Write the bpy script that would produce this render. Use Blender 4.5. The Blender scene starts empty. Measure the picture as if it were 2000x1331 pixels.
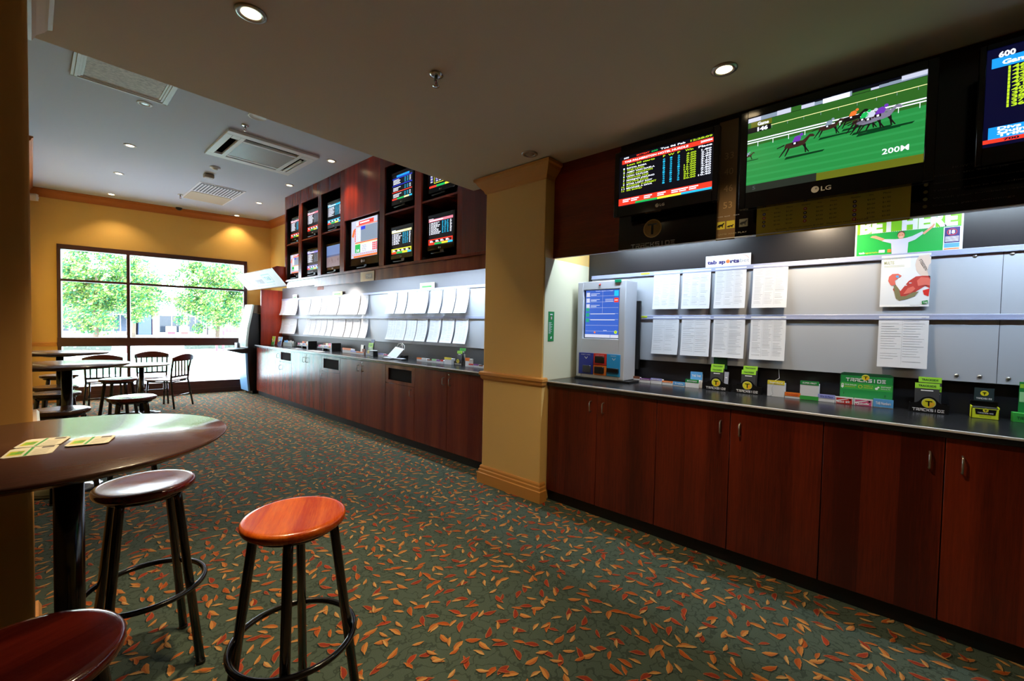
import bpy, bmesh, math, random
from mathutils import Vector, Matrix
random.seed(7)
S = bpy.context.scene
COL = S.collection
PI = math.pi

# ------------------------------------------------------------------ camera, sky, sun, exposure
cam_d = bpy.data.cameras.new('camera'); cam = bpy.data.objects.new('camera', cam_d); COL.objects.link(cam)
cam_d.sensor_fit = 'HORIZONTAL'; cam_d.sensor_width = 36.0; cam_d.lens = 36.0 * 830.0 / 2000.0
cam_d.clip_start = 0.02; cam_d.clip_end = 300
def cam_matrix(yaw, pitch, roll, loc):
    f = Vector((math.sin(yaw)*math.cos(pitch), math.cos(yaw)*math.cos(pitch), -math.sin(pitch)))
    r = Vector((math.cos(yaw), -math.sin(yaw), 0)); u = r.cross(f)
    c, s = math.cos(roll), math.sin(roll)
    r2 = c*r + s*u; u2 = -s*r + c*u
    m = Matrix((r2, u2, -f)).transposed().to_4x4(); m.translation = loc
    return m
cam.matrix_world = cam_matrix(math.radians(48.5), math.radians(1.74), math.radians(1.18), Vector((0, 0, 1.4)))
S.camera = cam

world = bpy.data.worlds.new('sky'); S.world = world; world.use_nodes = True
_bg = world.node_tree.nodes['Background']
_bg.inputs[0].default_value = (0.80, 0.86, 1.0, 1); _bg.inputs[1].default_value = 15.0
sun_d = bpy.data.lights.new('sun', 'SUN'); sun_d.energy = 15.0; sun_d.angle = math.radians(1.0); sun_d.color = (.86, .94, 1)
sun = bpy.data.objects.new('sun', sun_d); COL.objects.link(sun)
sun.rotation_euler = (math.radians(-48), math.radians(14), 0)     # high behind the building, falling away down the street
sun.rotation_euler = Vector((0.35, 1.0, -1.15)).to_track_quat('-Z', 'Y').to_euler()
S.view_settings.view_transform = 'Standard'; S.view_settings.look = 'None'
S.view_settings.gamma = 1.0; S.view_settings.use_curve_mapping = False
S.view_settings.exposure = 0.35
S.cycles.use_denoising = True
S.cycles.max_bounces = 8; S.cycles.diffuse_bounces = 4; S.cycles.glossy_bounces = 4
S.cycles.transparent_max_bounces = 12
S.cycles.sample_clamp_indirect = 4.0; S.cycles.caustics_reflective = False; S.cycles.caustics_refractive = False

# ------------------------------------------------------------------ dimensions (metres)
ZL = 2.71      # low ceiling
ZH = 3.50      # high ceiling at the street end
YB = 3.04      # edge between the two
XW = 3.35      # right hand wall
ZC = 0.98      # worktops
def y_win(x): return 10.42 - 0.19*x      # street wall runs slightly askew

# ------------------------------------------------------------------ materials
def lin(c):
    c = c/255.0
    return c/12.92 if c <= 0.04045 else ((c+0.055)/1.055)**2.4
def rgb(r, g, b): return (lin(r), lin(g), lin(b), 1)
_M = {}
def mat(name, col, rough=.5, metal=0.0, spec=.5, coat=0.0, emit=None, es=1.0, alpha=1.0):
    if name in _M: return _M[name]
    m = bpy.data.materials.new(name); m.use_nodes = True
    b = m.node_tree.nodes['Principled BSDF']
    b.inputs['Base Color'].default_value = col if len(col) == 4 else rgb(*col)
    b.inputs['Roughness'].default_value = rough; b.inputs['Metallic'].default_value = metal
    b.inputs['Specular IOR Level'].default_value = spec; b.inputs['Coat Weight'].default_value = coat
    b.inputs['Coat Roughness'].default_value = .1
    if emit is not None:
        b.inputs['Emission Color'].default_value = emit if len(emit) == 4 else rgb(*emit)
        b.inputs['Emission Strength'].default_value = es
    _M[name] = m
    return m
def emi(name, c, s=1.0):
    return mat(name, (4, 4, 4), .25, emit=c, es=s*.8)
class NT:
    """small helper for node graphs"""
    def __init__(s, name):
        s.m = bpy.data.materials.new(name); s.m.use_nodes = True
        s.t = s.m.node_tree; s.b = s.t.nodes['Principled BSDF']
    def n(s, typ, **kw):
        x = s.t.nodes.new(typ)
        for k, v in kw.items():
            if k in x.bl_rna.properties: setattr(x, k, v)
        return x
    def put(s, sock, v):
        if isinstance(v, bpy.types.NodeSocket): s.t.links.new(v, sock)
        else: sock.default_value = v
    def ma(s, op, a, b=0.0, c=0.0, clamp=False):
        x = s.n('ShaderNodeMath', operation=op); x.use_clamp = clamp
        s.put(x.inputs[0], a); s.put(x.inputs[1], b)
        if op in ('MULTIPLY_ADD', 'WRAP', 'SMOOTH_MIN'): s.put(x.inputs[2], c)
        return x.outputs[0]
    def vm(s, op, a, b=(0, 0, 0)):
        x = s.n('ShaderNodeVectorMath', operation=op); s.put(x.inputs[0], a); s.put(x.inputs[1], b); return x.outputs[0]
    def mix(s, f, a, b):
        x = s.n('ShaderNodeMix', data_type='RGBA'); s.put(x.inputs[0], f); s.put(x.inputs[6], a); s.put(x.inputs[7], b); return x.outputs[2]
    def pos(s): return s.n('ShaderNodeNewGeometry').outputs['Position']
    def obj(s): return s.n('ShaderNodeTexCoord').outputs['Object']
    def noise(s, v, scale, detail=2.0, rough=.5):
        x = s.n('ShaderNodeTexNoise'); s.put(x.inputs['Vector'], v); x.inputs['Scale'].default_value = scale
        x.inputs['Detail'].default_value = detail; x.inputs['Roughness'].default_value = rough; return x.outputs[0]
    def ramp(s, f, stops, const=False):
        x = s.n('ShaderNodeValToRGB'); s.put(x.inputs[0], f); r = x.color_ramp
        if const: r.interpolation = 'CONSTANT'
        while len(r.elements) < len(stops): r.elements.new(.5)
        for e, (p, c) in zip(r.elements, stops): e.position = p; e.color = c
        return x.outputs[0]
    def bump(s, h, st=.2, dist=.01):
        x = s.n('ShaderNodeBump'); x.inputs['Strength'].default_value = st; x.inputs['Distance'].default_value = dist
        s.put(x.inputs['Height'], h); s.put(s.b.inputs['Normal'], x.outputs[0])
    def done(s, col, rough=.5, spec=.5, coat=0.0):
        s.put(s.b.inputs['Base Color'], col); s.put(s.b.inputs['Roughness'], rough)
        s.b.inputs['Specular IOR Level'].default_value = spec; s.b.inputs['Coat Weight'].default_value = coat
        s.b.inputs['Coat Roughness'].default_value = .08
        return s.m

def veneer(name, dark, light, rough=.3, band=7.0, along='z', use_obj=False, spec=.5, coat=0.0):
    """timber veneer: broad bands across the grain and fine streaks along it"""
    t = NT(name); p = t.obj() if use_obj else t.pos()
    sc = {'z': (1, 1, .04), 'x': (.06, 1, 1), 'y': (1, .06, 1)}[along]
    q = t.vm('MULTIPLY', p, sc)
    b = t.noise(q, band, 1.0, .4); g = t.noise(q, 90.0, 3.0, .6); k = t.noise(q, 420.0, 2.0, .6)
    sp = t.n('ShaderNodeSeparateXYZ'); t.put(sp.inputs[0], q)
    vb = t.n('ShaderNodeTexVoronoi', voronoi_dimensions='1D'); t.put(vb.inputs['W'], t.ma('MULTIPLY', t.ma('ADD', sp.outputs[1 if along != 'y' else 2], sp.outputs[0]), band)); vb.inputs['Scale'].default_value = 1.0
    vc = t.n('ShaderNodeSeparateColor'); t.put(vc.inputs[0], vb.outputs['Color'])
    b = t.ma('ADD', t.ma('MULTIPLY', b, .55), t.ma('MULTIPLY', vc.outputs[0], .19))
    f = t.ma('MULTIPLY_ADD', b, .9, t.ma('MULTIPLY_ADD', g, .35, t.ma('MULTIPLY', k, .25)))
    c = t.ramp(f, [(.50, rgb(*dark)), (.98, rgb(*light))])
    t.bump(k, .05, .002)
    return t.done(c, rough, spec, coat)
WOOD = veneer('cherry_veneer', (66, 17, 8), (142, 50, 25), .30)
WOODH = veneer('bulkhead_veneer', (92, 26, 14), (156, 58, 34), .3, 7.0, 'y')
WOODF = veneer('cherry_veneer_far', (92, 28, 17), (150, 62, 38), .26)
WOODR = veneer('red_timber', (110, 26, 10), (190, 62, 28), .28, 14.0)
SEAT = veneer('seat_timber_orange', (176, 60, 8), (255, 138, 34), .25, 9.0, 'x', True, coat=.25)
SEATD = veneer('seat_timber_dark', (66, 14, 10), (120, 34, 18), .16, 9.0, 'x', True, coat=.6)
SEATB = veneer('seat_timber_brown', (60, 34, 20), (110, 66, 38), .22, 9.0, 'x', True, coat=.3)
CHRW = veneer('chair_rail_timber', (70, 22, 12), (120, 44, 24), .3, 9.0, 'x', True)
FRAME = veneer('window_frame_timber', (52, 18, 12), (84, 34, 22), .45, 4.0, 'x')

def plaster(name, c, rough=.85, amp=.05):
    t = NT(name); n = t.noise(t.pos(), 3.0, 4.0, .6); f = t.noise(t.pos(), 160.0, 2.0, .6)
    col = t.mix(t.ma('MULTIPLY', n, amp*2), rgb(*c), rgb(int(c[0]*.9), int(c[1]*.88), int(c[2]*.84)))
    t.bump(f, .08, .002)
    return t.done(col, rough, .2)
WALL = plaster('mustard_wall', (216, 172, 92))
PILL = plaster('pillar_paint', (232, 194, 122))
CREAM = plaster('cream_wall', (222, 218, 190))
CEIL = plaster('ceiling_paint', (222, 210, 190), amp=.03)
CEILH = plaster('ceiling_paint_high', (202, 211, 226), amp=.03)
TRIM = plaster('trim_gold', (206, 146, 74), .45)
TRIMD = plaster('cornice_brown', (176, 104, 50), .45)

def make_table_top():
    t = NT('table_laminate'); n = t.noise(t.vm('MULTIPLY', t.obj(), (1, 9, 1)), 26.0, 3.0, .6)
    c = t.mix(n, rgb(58, 36, 32), rgb(92, 60, 50))
    t.bump(t.noise(t.obj(), 240.0, 2.0, .6), .03, .001)
    return t.done(c, .24, .6, .3)
TTOP = make_table_top()

def make_carpet():
    t = NT('leaf_carpet'); p = t.pos()
    fuzz = t.noise(p, 55.0, 2.0, .6)
    base = t.mix(t.noise(p, 420.0, 2.0, .7), rgb(22, 32, 28), rgb(104, 120, 104))
    squig = t.noise(p, 16.0, 2.0, .5)
    line = t.ma('LESS_THAN', t.ma('ABSOLUTE', t.ma('SUBTRACT', squig, .5)), .022)
    col = t.mix(t.ma('MULTIPLY', line, .42), base, rgb(22, 30, 26))
    for k, (cell, off, a, b, stops) in enumerate((
        (.092, (3.3, 1.7, 0), .41, .135, [(0, rgb(150, 44, 40)), (.28, rgb(196, 96, 36)), (.5, rgb(214, 140, 66)), (.68, rgb(182, 58, 40)), (.84, rgb(222, 158, 82))]),
        (.083, (7.9, 5.1, 0), .34, .10, [(0, rgb(222, 166, 90)), (.36, rgb(204, 110, 44)), (.6, rgb(226, 182, 110)), (.86, rgb(158, 46, 42))]))):
        v = t.vm('ADD', t.vm('MULTIPLY', p, (1/cell, 1/cell, 0)), off)
        vo = t.n('ShaderNodeTexVoronoi', voronoi_dimensions='2D', feature='F1')
        t.put(vo.inputs['Vector'], v); vo.inputs['Scale'].default_value = 1.0; vo.inputs['Randomness'].default_value = .62
        d = t.vm('SUBTRACT', v, vo.outputs['Position'])
        cs = t.n('ShaderNodeSeparateColor'); t.put(cs.inputs[0], vo.outputs['Color'])
        ang = t.ma('MULTIPLY', cs.outputs[0], 2*PI)
        def leaf(dv):
            r = t.n('ShaderNodeVectorRotate', rotation_type='Z_AXIS'); t.put(r.inputs['Vector'], dv); t.put(r.inputs['Angle'], ang)
            sx = t.n('ShaderNodeSeparateXYZ'); t.put(sx.inputs[0], r.outputs[0])
            x, y = sx.outputs[0], sx.outputs[1]
            x2 = t.ma('MULTIPLY', x, x)
            yb = t.ma('ADD', y, t.ma('MULTIPLY', t.ma('SUBTRACT', x2, .05), .45))
            w = t.ma('MULTIPLY', t.ma('SUBTRACT', 1.0, t.ma('DIVIDE', x2, a*a)), b)
            w = t.ma('MULTIPLY', w, t.ma('MULTIPLY_ADD', x, .9, 1.0))
            jag = t.ma('MULTIPLY_ADD', fuzz, .09, -.045)
            return t.ma('ADD', t.ma('SUBTRACT', w, t.ma('ABSOLUTE', yb)), jag), yb
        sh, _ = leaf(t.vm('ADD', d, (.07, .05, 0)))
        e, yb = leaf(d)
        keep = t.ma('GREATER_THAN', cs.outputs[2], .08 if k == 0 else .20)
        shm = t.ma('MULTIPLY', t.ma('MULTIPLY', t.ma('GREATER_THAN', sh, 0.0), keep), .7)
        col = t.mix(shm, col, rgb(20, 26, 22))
        lc = t.ramp(cs.outputs[1], stops, True)
        lc = t.mix(t.ma('MULTIPLY', t.ma('LESS_THAN', e, .035), .4), lc, rgb(228, 176, 100))
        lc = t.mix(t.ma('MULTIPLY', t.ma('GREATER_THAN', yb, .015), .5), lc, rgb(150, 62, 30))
        lc = t.mix(t.ma('MULTIPLY', t.noise(p, 500.0, 1.0, .5), .75), lc, rgb(120, 60, 30))
        em = t.ma('MULTIPLY', t.ma('GREATER_THAN', e, 0.0), keep)
        col = t.mix(em, col, lc)
    t.bump(t.noise(p, 700.0, 2.0, .7), .5, .004)
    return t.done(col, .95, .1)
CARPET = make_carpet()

BLKM = mat('black_metal', (10, 10, 12), .16, spec=.8)
BLKP = mat('black_plastic', (9, 9, 10), .35)
GLOSSB = mat('black_gloss', (5, 5, 6), .12)
DARKLAM = mat('black_laminate', (22, 22, 26), .35)
TOPLAM = mat('worktop_laminate', (26, 28, 32), .24, spec=.6)
EDGE = mat('edge_pale', (206, 210, 220), .3)
STEEL = mat('brushed_steel', (176, 172, 164), .3, metal=.9)
TOE = mat('kickboard', (14, 16, 20), .4)
BOARD = mat('pinboard_grey', (168, 174, 184), .42, spec=.5)
RAIL = mat('rail_lavender', (152, 160, 190), .35)
PAPER = mat('paper', (212, 215, 222), .7, spec=.2)
INK = mat('ink_grey', (168, 173, 182), .8)
INKD = mat('ink_dark', (40, 42, 48), .8)
WHITE = mat('white_paint', (230, 232, 236), .5)
OFFW = mat('off_white', (205, 205, 200), .5)
CHROME = mat('chrome', (190, 190, 190), .15, metal=1)
GREYM = mat('machine_silver', (200, 204, 214), .35, metal=.1)
NOTE = mat('yellow_green', (196, 214, 60), .5)
LIME = mat('lime', (140, 200, 50), .5)
GREEN = mat('green_print', (20, 130, 60), .5)
DGREEN = mat('dark_green_print', (12, 70, 40), .5)
MGREEN = mat('mid_green_print', (52, 160, 62), .5)
BLUEP = mat('blue_print', (90, 160, 220), .5)
DBLUE = mat('royal_blue', (36, 50, 150), .4)
CYANP = mat('cyan_print', (40, 150, 215), .4)
REDP = mat('red_print', (200, 40, 36), .5)
PINKP = mat('pink_print', (206, 84, 130), .5)
ORNG = mat('orange_print', (226, 120, 40), .5)
YELP = mat('yellow_print', (220, 205, 60), .5)
PURP = mat('purple_print', (130, 70, 150), .5)
LAVP = mat('lavender_print', (150, 156, 220), .5)
SKIN = mat('printed_skin', (214, 150, 120), .6)
SHIRT = mat('printed_shirt', (190, 196, 220), .6)
HAIRP = mat('printed_hair', (90, 56, 40), .6)
NAVY = mat('navy_print', (50, 36, 110), .5)

# ------------------------------------------------------------------ mesh builder
_txt = {}
def glyphs(s, bold):
    key = (s, bold)
    if key not in _txt:
        cu = bpy.data.curves.new('t', 'FONT'); cu.body = s; cu.size = 1.0; cu.resolution_u = 2; cu.offset = bold
        o = bpy.data.objects.new('t', cu); COL.objects.link(o)
        dg = bpy.context.evaluated_depsgraph_get(); me = bpy.data.meshes.new_from_object(o.evaluated_get(dg))
        vs = [v.co.copy() for v in me.vertices]; fs = [tuple(p.vertices) for p in me.polygons]
        bpy.data.objects.remove(o); bpy.data.curves.remove(cu); bpy.data.meshes.remove(me)
        if vs:
            x0 = min(v.x for v in vs); x1 = max(v.x for v in vs)
        else: x0, x1 = 0, 1
        _txt[key] = (vs, fs, x0, x1)
    return _txt[key]

class MB:
    def __init__(s, mp=None):
        s.bm = bmesh.new(); s.mats = []
        s.mp = mp or (lambda u, v, d: (u, -d, v))     # a printed face looks along -y
    def mi(s, m):
        if m not in s.mats: s.mats.append(m)
        return s.mats.index(m)
    def face(s, pts, m, smooth=False):
        try: f = s.bm.faces.new([s.bm.verts.new(p) for p in pts])
        except ValueError: return
        f.material_index = s.mi(m); f.smooth = smooth; return f
    def box(s, x0, x1, y0, y1, z0, z1, m, bev=0.0, seg=2, rot=None, at=None):
        r = bmesh.ops.create_cube(s.bm, size=1.0)
        vs = r['verts']
        for v in vs: v.co = Vector(((x0+x1)/2 + v.co.x*(x1-x0), (y0+y1)/2 + v.co.y*(y1-y0), (z0+z1)/2 + v.co.z*(z1-z0)))
        if rot is not None:
            c = Vector(at) if at is not None else Vector(((x0+x1)/2, (y0+y1)/2, (z0+z1)/2))
            for v in vs: v.co = c + rot @ (v.co - c)
        k = s.mi(m)
        fs = {f for v in vs for f in v.link_faces}
        for f in fs: f.material_index = k
        if bev > 0:
            es = list({e for v in vs for e in v.link_edges})
            b = bmesh.ops.bevel(s.bm, geom=es, offset=bev, segments=seg, profile=.7, affect='EDGES')
            for f in b['faces']: f.material_index = k; f.smooth = True
        return s
    def rings(s, rr, m, caps=True, smooth=True, closed=False):
        """skin a list of rings of points"""
        k = s.mi(m); vr = [[s.bm.verts.new(p) for p in r] for r in rr]
        n = len(vr[0]); pairs = list(zip(vr, vr[1:])) + ([(vr[-1], vr[0])] if closed else [])
        for a, b in pairs:
            for i in range(n):
                f = s.bm.faces.new((a[i], a[(i+1) % n], b[(i+1) % n], b[i])); f.material_index = k; f.smooth = smooth
        if caps and not closed:
            for r, rev in ((vr[0], True), (vr[-1], False)):
                f = s.bm.faces.new(list(reversed(r)) if rev else r); f.material_index = k
        return s
    def lathe(s, prof, m, c=(0, 0, 0), seg=32, smooth=True, sx=1, sy=1):
        rr = [[(c[0]+r*sx*math.cos(2*PI*i/seg), c[1]+r*sy*math.sin(2*PI*i/seg), c[2]+z) for i in range(seg)] for r, z in prof]
        return s.rings(rr, m, True, smooth)
    def tube(s, pts, r, m, seg=10, closed=False):
        P = [Vector(p) for p in pts]; n = len(P); rr = []; up = None
        for i, p in enumerate(P):
            a = P[(i-1) % n] if (closed or i > 0) else p
            b = P[(i+1) % n] if (closed or i < n-1) else p
            t = (b-a).normalized()
            if up is None:
                up = Vector((0, 0, 1)) if abs(t.z) < .9 else Vector((1, 0, 0))
            x = t.cross(up).normalized(); y = x.cross(t).normalized(); up = y
            q = r[i] if isinstance(r, (list, tuple)) else r
            rr.append([p + (x*math.cos(2*PI*k/seg) + y*math.sin(2*PI*k/seg))*q for k in range(seg)])
        return s.rings(rr, m, True, True, closed)
    def prism(s, poly, axis, a, b, m, smooth=False):
        def P(q, t):
            return {0: (t, q[0], q[1]), 1: (q[0], t, q[1]), 2: (q[0], q[1], t)}[axis]
        return s.rings([[P(q, a) for q in poly], [P(q, b) for q in poly]], m, True, smooth)
    # flat printed shapes
    def poly2(s, pts, m, L=1): return s.face([s.mp(u, v, L*.0007) for u, v in pts], m)
    def rect2(s, u0, v0, u1, v1, m, L=1): return s.poly2([(u0, v0), (u1, v0), (u1, v1), (u0, v1)], m, L)
    def disc2(s, u, v, r, m, L=1, ry=None, seg=24):
        ry = ry or r
        return s.poly2([(u+r*math.cos(2*PI*i/seg), v+ry*math.sin(2*PI*i/seg)) for i in range(seg)], m, L)
    def text2(s, t, u, v, h, m, w=None, L=2, align='l', bold=.0, rot=0.0):
        vs, fs, x0, x1 = glyphs(t, bold)
        if not vs: return s
        k = h/.72; kx = (w/(x1-x0)) if w else k
        off = {'l': 0, 'c': -(x1-x0)*kx/2, 'r': -(x1-x0)*kx}[align]
        ca, sa = math.cos(rot), math.sin(rot)
        nv = []
        for p in vs:
            a, b = (p.x-x0)*kx+off, p.y*k
            nv.append(s.bm.verts.new(s.mp(u+a*ca-b*sa, v+a*sa+b*ca, L*.0007)))
        mi = s.mi(m)
        for f in fs:
            try: q = s.bm.faces.new([nv[i] for i in f]); q.material_index = mi
            except ValueError: pass
        return s
    def obj(s, name, parent=None, loc=None, rotz=0.0, fixn=False):
        me = bpy.data.meshes.new(name)
        if fixn: bmesh.ops.recalc_face_normals(s.bm, faces=s.bm.faces)
        s.bm.to_mesh(me); s.bm.free()
        for m in s.mats: me.materials.append(m)
        o = bpy.data.objects.new(name, me); COL.objects.link(o)
        if parent: o.parent = parent
        if loc: o.location = loc
        o.rotation_euler.z = rotz
        return o
def tag(o, label, cat, group=None, kind=None):
    o['label'] = label; o['category'] = cat
    if group: o['group'] = group
    if kind: o['kind'] = kind
    return o
def thing(name, label, cat, loc=(0, 0, 0), rotz=0.0, group=None):
    o = bpy.data.objects.new(name, None); COL.objects.link(o); o.empty_display_size = .1
    o.location = loc; o.rotation_euler.z = rotz
    return tag(o, label, cat, group)
def struct(o, label=None):
    o['kind'] = 'structure'
    if label: o['label'] = label
    return o
def dup(root, loc=None, rotz=None, label=None, group=None):
    c = root.copy(); COL.objects.link(c)
    if loc is not None: c.location = loc
    if rotz is not None: c.rotation_euler.z = rotz
    if label: c['label'] = label
    if group: c['group'] = group
    for ch in list(root.children):
        k = ch.copy(); COL.objects.link(k); k.parent = c
        for g in list(ch.children):
            j = g.copy(); COL.objects.link(j); j.parent = k
    return c
RW = -PI/2     # things on the right wall face -X: local x -> -Y, local y -> +X
ORD = ['first', 'second', 'third', 'fourth', 'fifth', 'sixth', 'seventh', 'eighth', 'ninth', 'tenth', 'eleventh']

# ------------------------------------------------------------------ room shell
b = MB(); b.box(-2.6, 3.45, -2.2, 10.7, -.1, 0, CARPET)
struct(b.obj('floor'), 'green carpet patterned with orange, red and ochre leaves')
b = MB(); b.box(-2.6, 3.45, -2.3, YB, ZL, 3.6, CEIL)
struct(b.obj('ceiling'), 'low cream ceiling above the near counter')
b = MB(); b.box(-.6, 3.45, YB, 10.7, ZH, 3.6, CEILH)
struct(b.obj('ceiling'), 'raised ceiling at the window end')
b = MB()
b.box(XW, XW+.1, -2.3, 2.05, 0, ZL, DARKLAM)
b.box(XW, XW+.1, 2.05, 10.0, 0, ZH, WALL)
struct(b.obj('wall_right'), 'right hand wall behind the counters')
b = MB(); b.box(-2.6, 3.45, -2.3, -2.2, 0, ZL, WALL); struct(b.obj('wall_back'), 'wall behind the camera')
b = MB(); b.box(-2.7, -2.6, -2.3, 2.9, 0, ZL, WALL); b.box(-2.7, -.6, 2.77, 2.87, 0, ZH, WALL); b.box(-.6, -.5, 2.77, 7.5, 0, ZH, WALL)
b.box(-.5, -.16, 7.4, 7.5, 0, ZH, WALL); b.box(-.16, -.06, 7.4, 10.5, 0, ZH, WALL)
struct(b.obj('wall_left'), 'mustard left hand wall')

# street wall, in its own frame: origin at x=0, local x along the wall
WR = math.atan(-.19); WL = math.hypot(1, .19)
def wx(x): return x*WL
WO = (0, 10.42, 0)
b = MB()
x0, x1 = wx(.28), wx(2.93)
b.box(wx(-.3), x0, 0, .14, 0, ZH, WALL); b.box(x1, wx(3.5), 0, .14, 0, ZH, WALL)
b.box(x0, x1, 0, .14, 2.63, ZH, WALL)
struct(b.obj('wall_street', loc=WO, rotz=WR), 'mustard wall around the street window')

# mouldings
def cornice_prof(h=.11, d=.09, up=True):
    # (outward, z below the ceiling)
    return [(0, 0), (d, 0), (d, -.015), (d-.012, -.022), (d-.02, -.045), (.035, -.08), (.028, -.09), (.012, -h+.008), (.012, -h), (0, -h)]
def moulding(b, p0, p1, nrm, z, prof, m):
    rr = []
    for p in (p0, p1):
        rr.append([(p[0]+nrm[0]*a, p[1]+nrm[1]*a, z+c) for a, c in prof])
    b.rings(rr, m, True, False)
nx, ny = -.19/WL, -1/WL
b = MB(); moulding(b, (-.06, y_win(-.06)), (XW, y_win(XW)), (nx, ny), ZH, cornice_prof(.13), TRIMD)
struct(b.obj('trim_1', fixn=True), 'golden cornice above the street window')
b = MB(); moulding(b, (XW, 7.7), (XW, 9.8), (-1, 0), ZH, cornice_prof(.13), TRIMD)
struct(b.obj('trim_2', fixn=True), 'golden cornice on the right wall')
b = MB(); moulding(b, (-.06, 7.5), (-.06, 10.43), (1, 0), ZH, cornice_prof(.13), TRIMD)
struct(b.obj('trim_3', fixn=True), 'golden cornice on the left wall')
RAILP = [(0, 0), (.02, 0), (.03, -.012), (.03, -.022), (.022, -.03), (.022, -.045), (.012, -.055), (.012, -.068), (0, -.07)]
b = MB(); moulding(b, (-.06, y_win(-.06)), (.275, y_win(.275)), (nx, ny), 1.0, RAILP, TRIM)
struct(b.obj('trim_4', fixn=True), 'dado rail left of the window')
SKIRT = [(0, 0), (.012, 0), (.016, -.015), (.022, -.02), (.022, -.05), (.03, -.058), (.03, -.15), (0, -.15)]
b = MB(); moulding(b, (-.06, 7.55), (-.06, 10.4), (1, 0), .15, SKIRT, TRIM)
moulding(b, (-.06, y_win(-.06)), (.27, y_win(.27)), (nx, ny), .15, SKIRT, TRIM)
struct(b.obj('baseboard_left', fixn=True))

# right pillar between the two counters
PX, PY0, PY1 = 2.69, 2.055, 2.715
b = MB(); b.box(PX, XW, PY0, PY1, 0, ZL, PILL, .006)
b.box(PX+.01, XW-.001, PY0-.004, PY0+.01, ZC+.001, 1.963, CREAM)
struct(b.obj('wall_pillar'), 'golden pillar between the two counters')
def wrap(b, x, y0, y1, z, prof, m, x_end):
    # moulding around three sides of a pillar that stands out towards -X
    def ring(px, py, ax, ay): return [(px+ax*a, py+ay*a, z+c) for a, c in prof]
    b.rings([ring(x_end, y0, 0, -1), ring(x, y0, -1, -1), ring(x, y1, -1, 1), ring(x_end, y1, 0, 1)], m, True, False)
b = MB(); wrap(b, PX, PY0, PY1, 2.70, [(0, 0), (.085, 0), (.085, -.02), (.07, -.03), (.06, -.05), (.03, -.085), (.02, -.095), (.01, -.12), (0, -.125)], TRIM, PX+.10)
struct(b.obj('trim_5', fixn=True), 'stepped crown moulding on the right pillar')
b = MB(); wrap(b, PX, PY0+.001, PY1, 1.005, [(0, 0), (.02, 0), (.03, -.01), (.03, -.03), (.02, -.036), (.018, -.06), (.01, -.07), (0, -.08)], TRIM, PX+.04)
struct(b.obj('trim_6', fixn=True), 'dado rail on the right pillar')
b = MB(); wrap(b, PX, PY0+.001, PY1, .155, [(0, 0), (.008, 0), (.014, -.012), (.014, -.03), (.022, -.036), (.022, -.06), (.03, -.066), (.03, -.155), (0, -.155)], TRIM, PX+.06)
struct(b.obj('baseboard_right', fixn=True))

# left pillar close to the camera
b = MB(); b.box(-.72, -.001, 2.3, 2.765, 0, ZL, plaster('pillar_paint_shaded', (190, 142, 78)), .028, 4)  # pillar paint darkened to stand in for the shade on this pillar
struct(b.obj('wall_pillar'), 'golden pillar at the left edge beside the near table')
def wrapl(b, z, prof, m):
    def ring(px, py, ax, ay): return [(px+ax*a, py+ay*a, z+c) for a, c in prof]
    b.rings([ring(-.72, 2.765, 0, 1), ring(-.002, 2.765, 1, 1), ring(-.002, 2.3, 1, -1), ring(-.72, 2.3, 0, -1)], m, True, False)
WTRIM = plaster('trim_cream', (214, 190, 160), .4)
b = MB(); wrapl(b, 2.70, [(0, 0), (.075, 0), (.075, -.02), (.06, -.03), (.05, -.05), (.025, -.085), (.012, -.12), (0, -.125)], WTRIM)
struct(b.obj('trim_7', fixn=True), 'crown moulding on the left pillar')
b = MB(); wrapl(b, 1.0, [(0, 0), (.012, 0), (.02, -.012), (.02, -.03), (.013, -.036), (.013, -.06), (.006, -.07), (0, -.08)], WTRIM)
struct(b.obj('trim_8', fixn=True), 'dado rail on the left pillar')
b = MB(); wrapl(b, .15, [(0, 0), (.01, 0), (.02, -.03), (.02, -.15), (0, -.15)], TRIM)
struct(b.obj('baseboard_left', fixn=True))

# window: one frame, five panes
root = bpy.data.objects.new('window_1', None); COL.objects.link(root); root.location = WO; root.rotation_euler.z = WR
struct(root, 'wide timber framed shopfront window to the street')
FT = -.03
b = MB()
fx0, fx1 = wx(.285), wx(2.925)
b.box(fx0, fx0+wx(.045), FT, .1, 0, 2.63, FRAME, .004); b.box(fx1-wx(.055), fx1, FT, .1, 0, 2.63, FRAME, .004)
b.box(fx0, fx1, FT, .1, 2.555, 2.635, FRAME, .004)
b.box(wx(1.128), wx(1.172), FT, .1, .2, 2.56, FRAME, .004)
b.box(fx0, fx1, FT+.02, .09, 2.025, 2.065, FRAME, .003)
b.box(fx0, fx1, FT-.02, .1, .93, 1.08, FRAME, .006)
b.box(fx0, fx1, FT, .1, .16, .235, FRAME, .004)
b.obj('window_frame', root)
b = MB(); b.box(fx0, fx1, FT-.005, .08, 0, .17, FRAME, .003); b.box(fx0, fx1, FT-.02, FT, 0, .09, FRAME, .003); b.obj('kick_panel', root)
def glassmat():
    m = bpy.data.materials.new('window_glass'); m.use_nodes = True; t = m.node_tree; t.nodes.clear()
    o = t.nodes.new('ShaderNodeOutputMaterial'); mx = t.nodes.new('ShaderNodeMixShader'); tr = t.nodes.new('ShaderNodeBsdfTransparent')
    g = t.nodes.new('ShaderNodeBsdfGlossy'); g.inputs['Roughness'].default_value = .02
    tr.inputs[0].default_value = (.93, .97, .96, 1)
    mx.inputs[0].default_value = .05
    t.links.new(tr.outputs[0], mx.inputs[1]); t.links.new(g.outputs[0], mx.inputs[2]); t.links.new(mx.outputs[0], o.inputs[0])
    return m
GLASS = glassmat()
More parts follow.
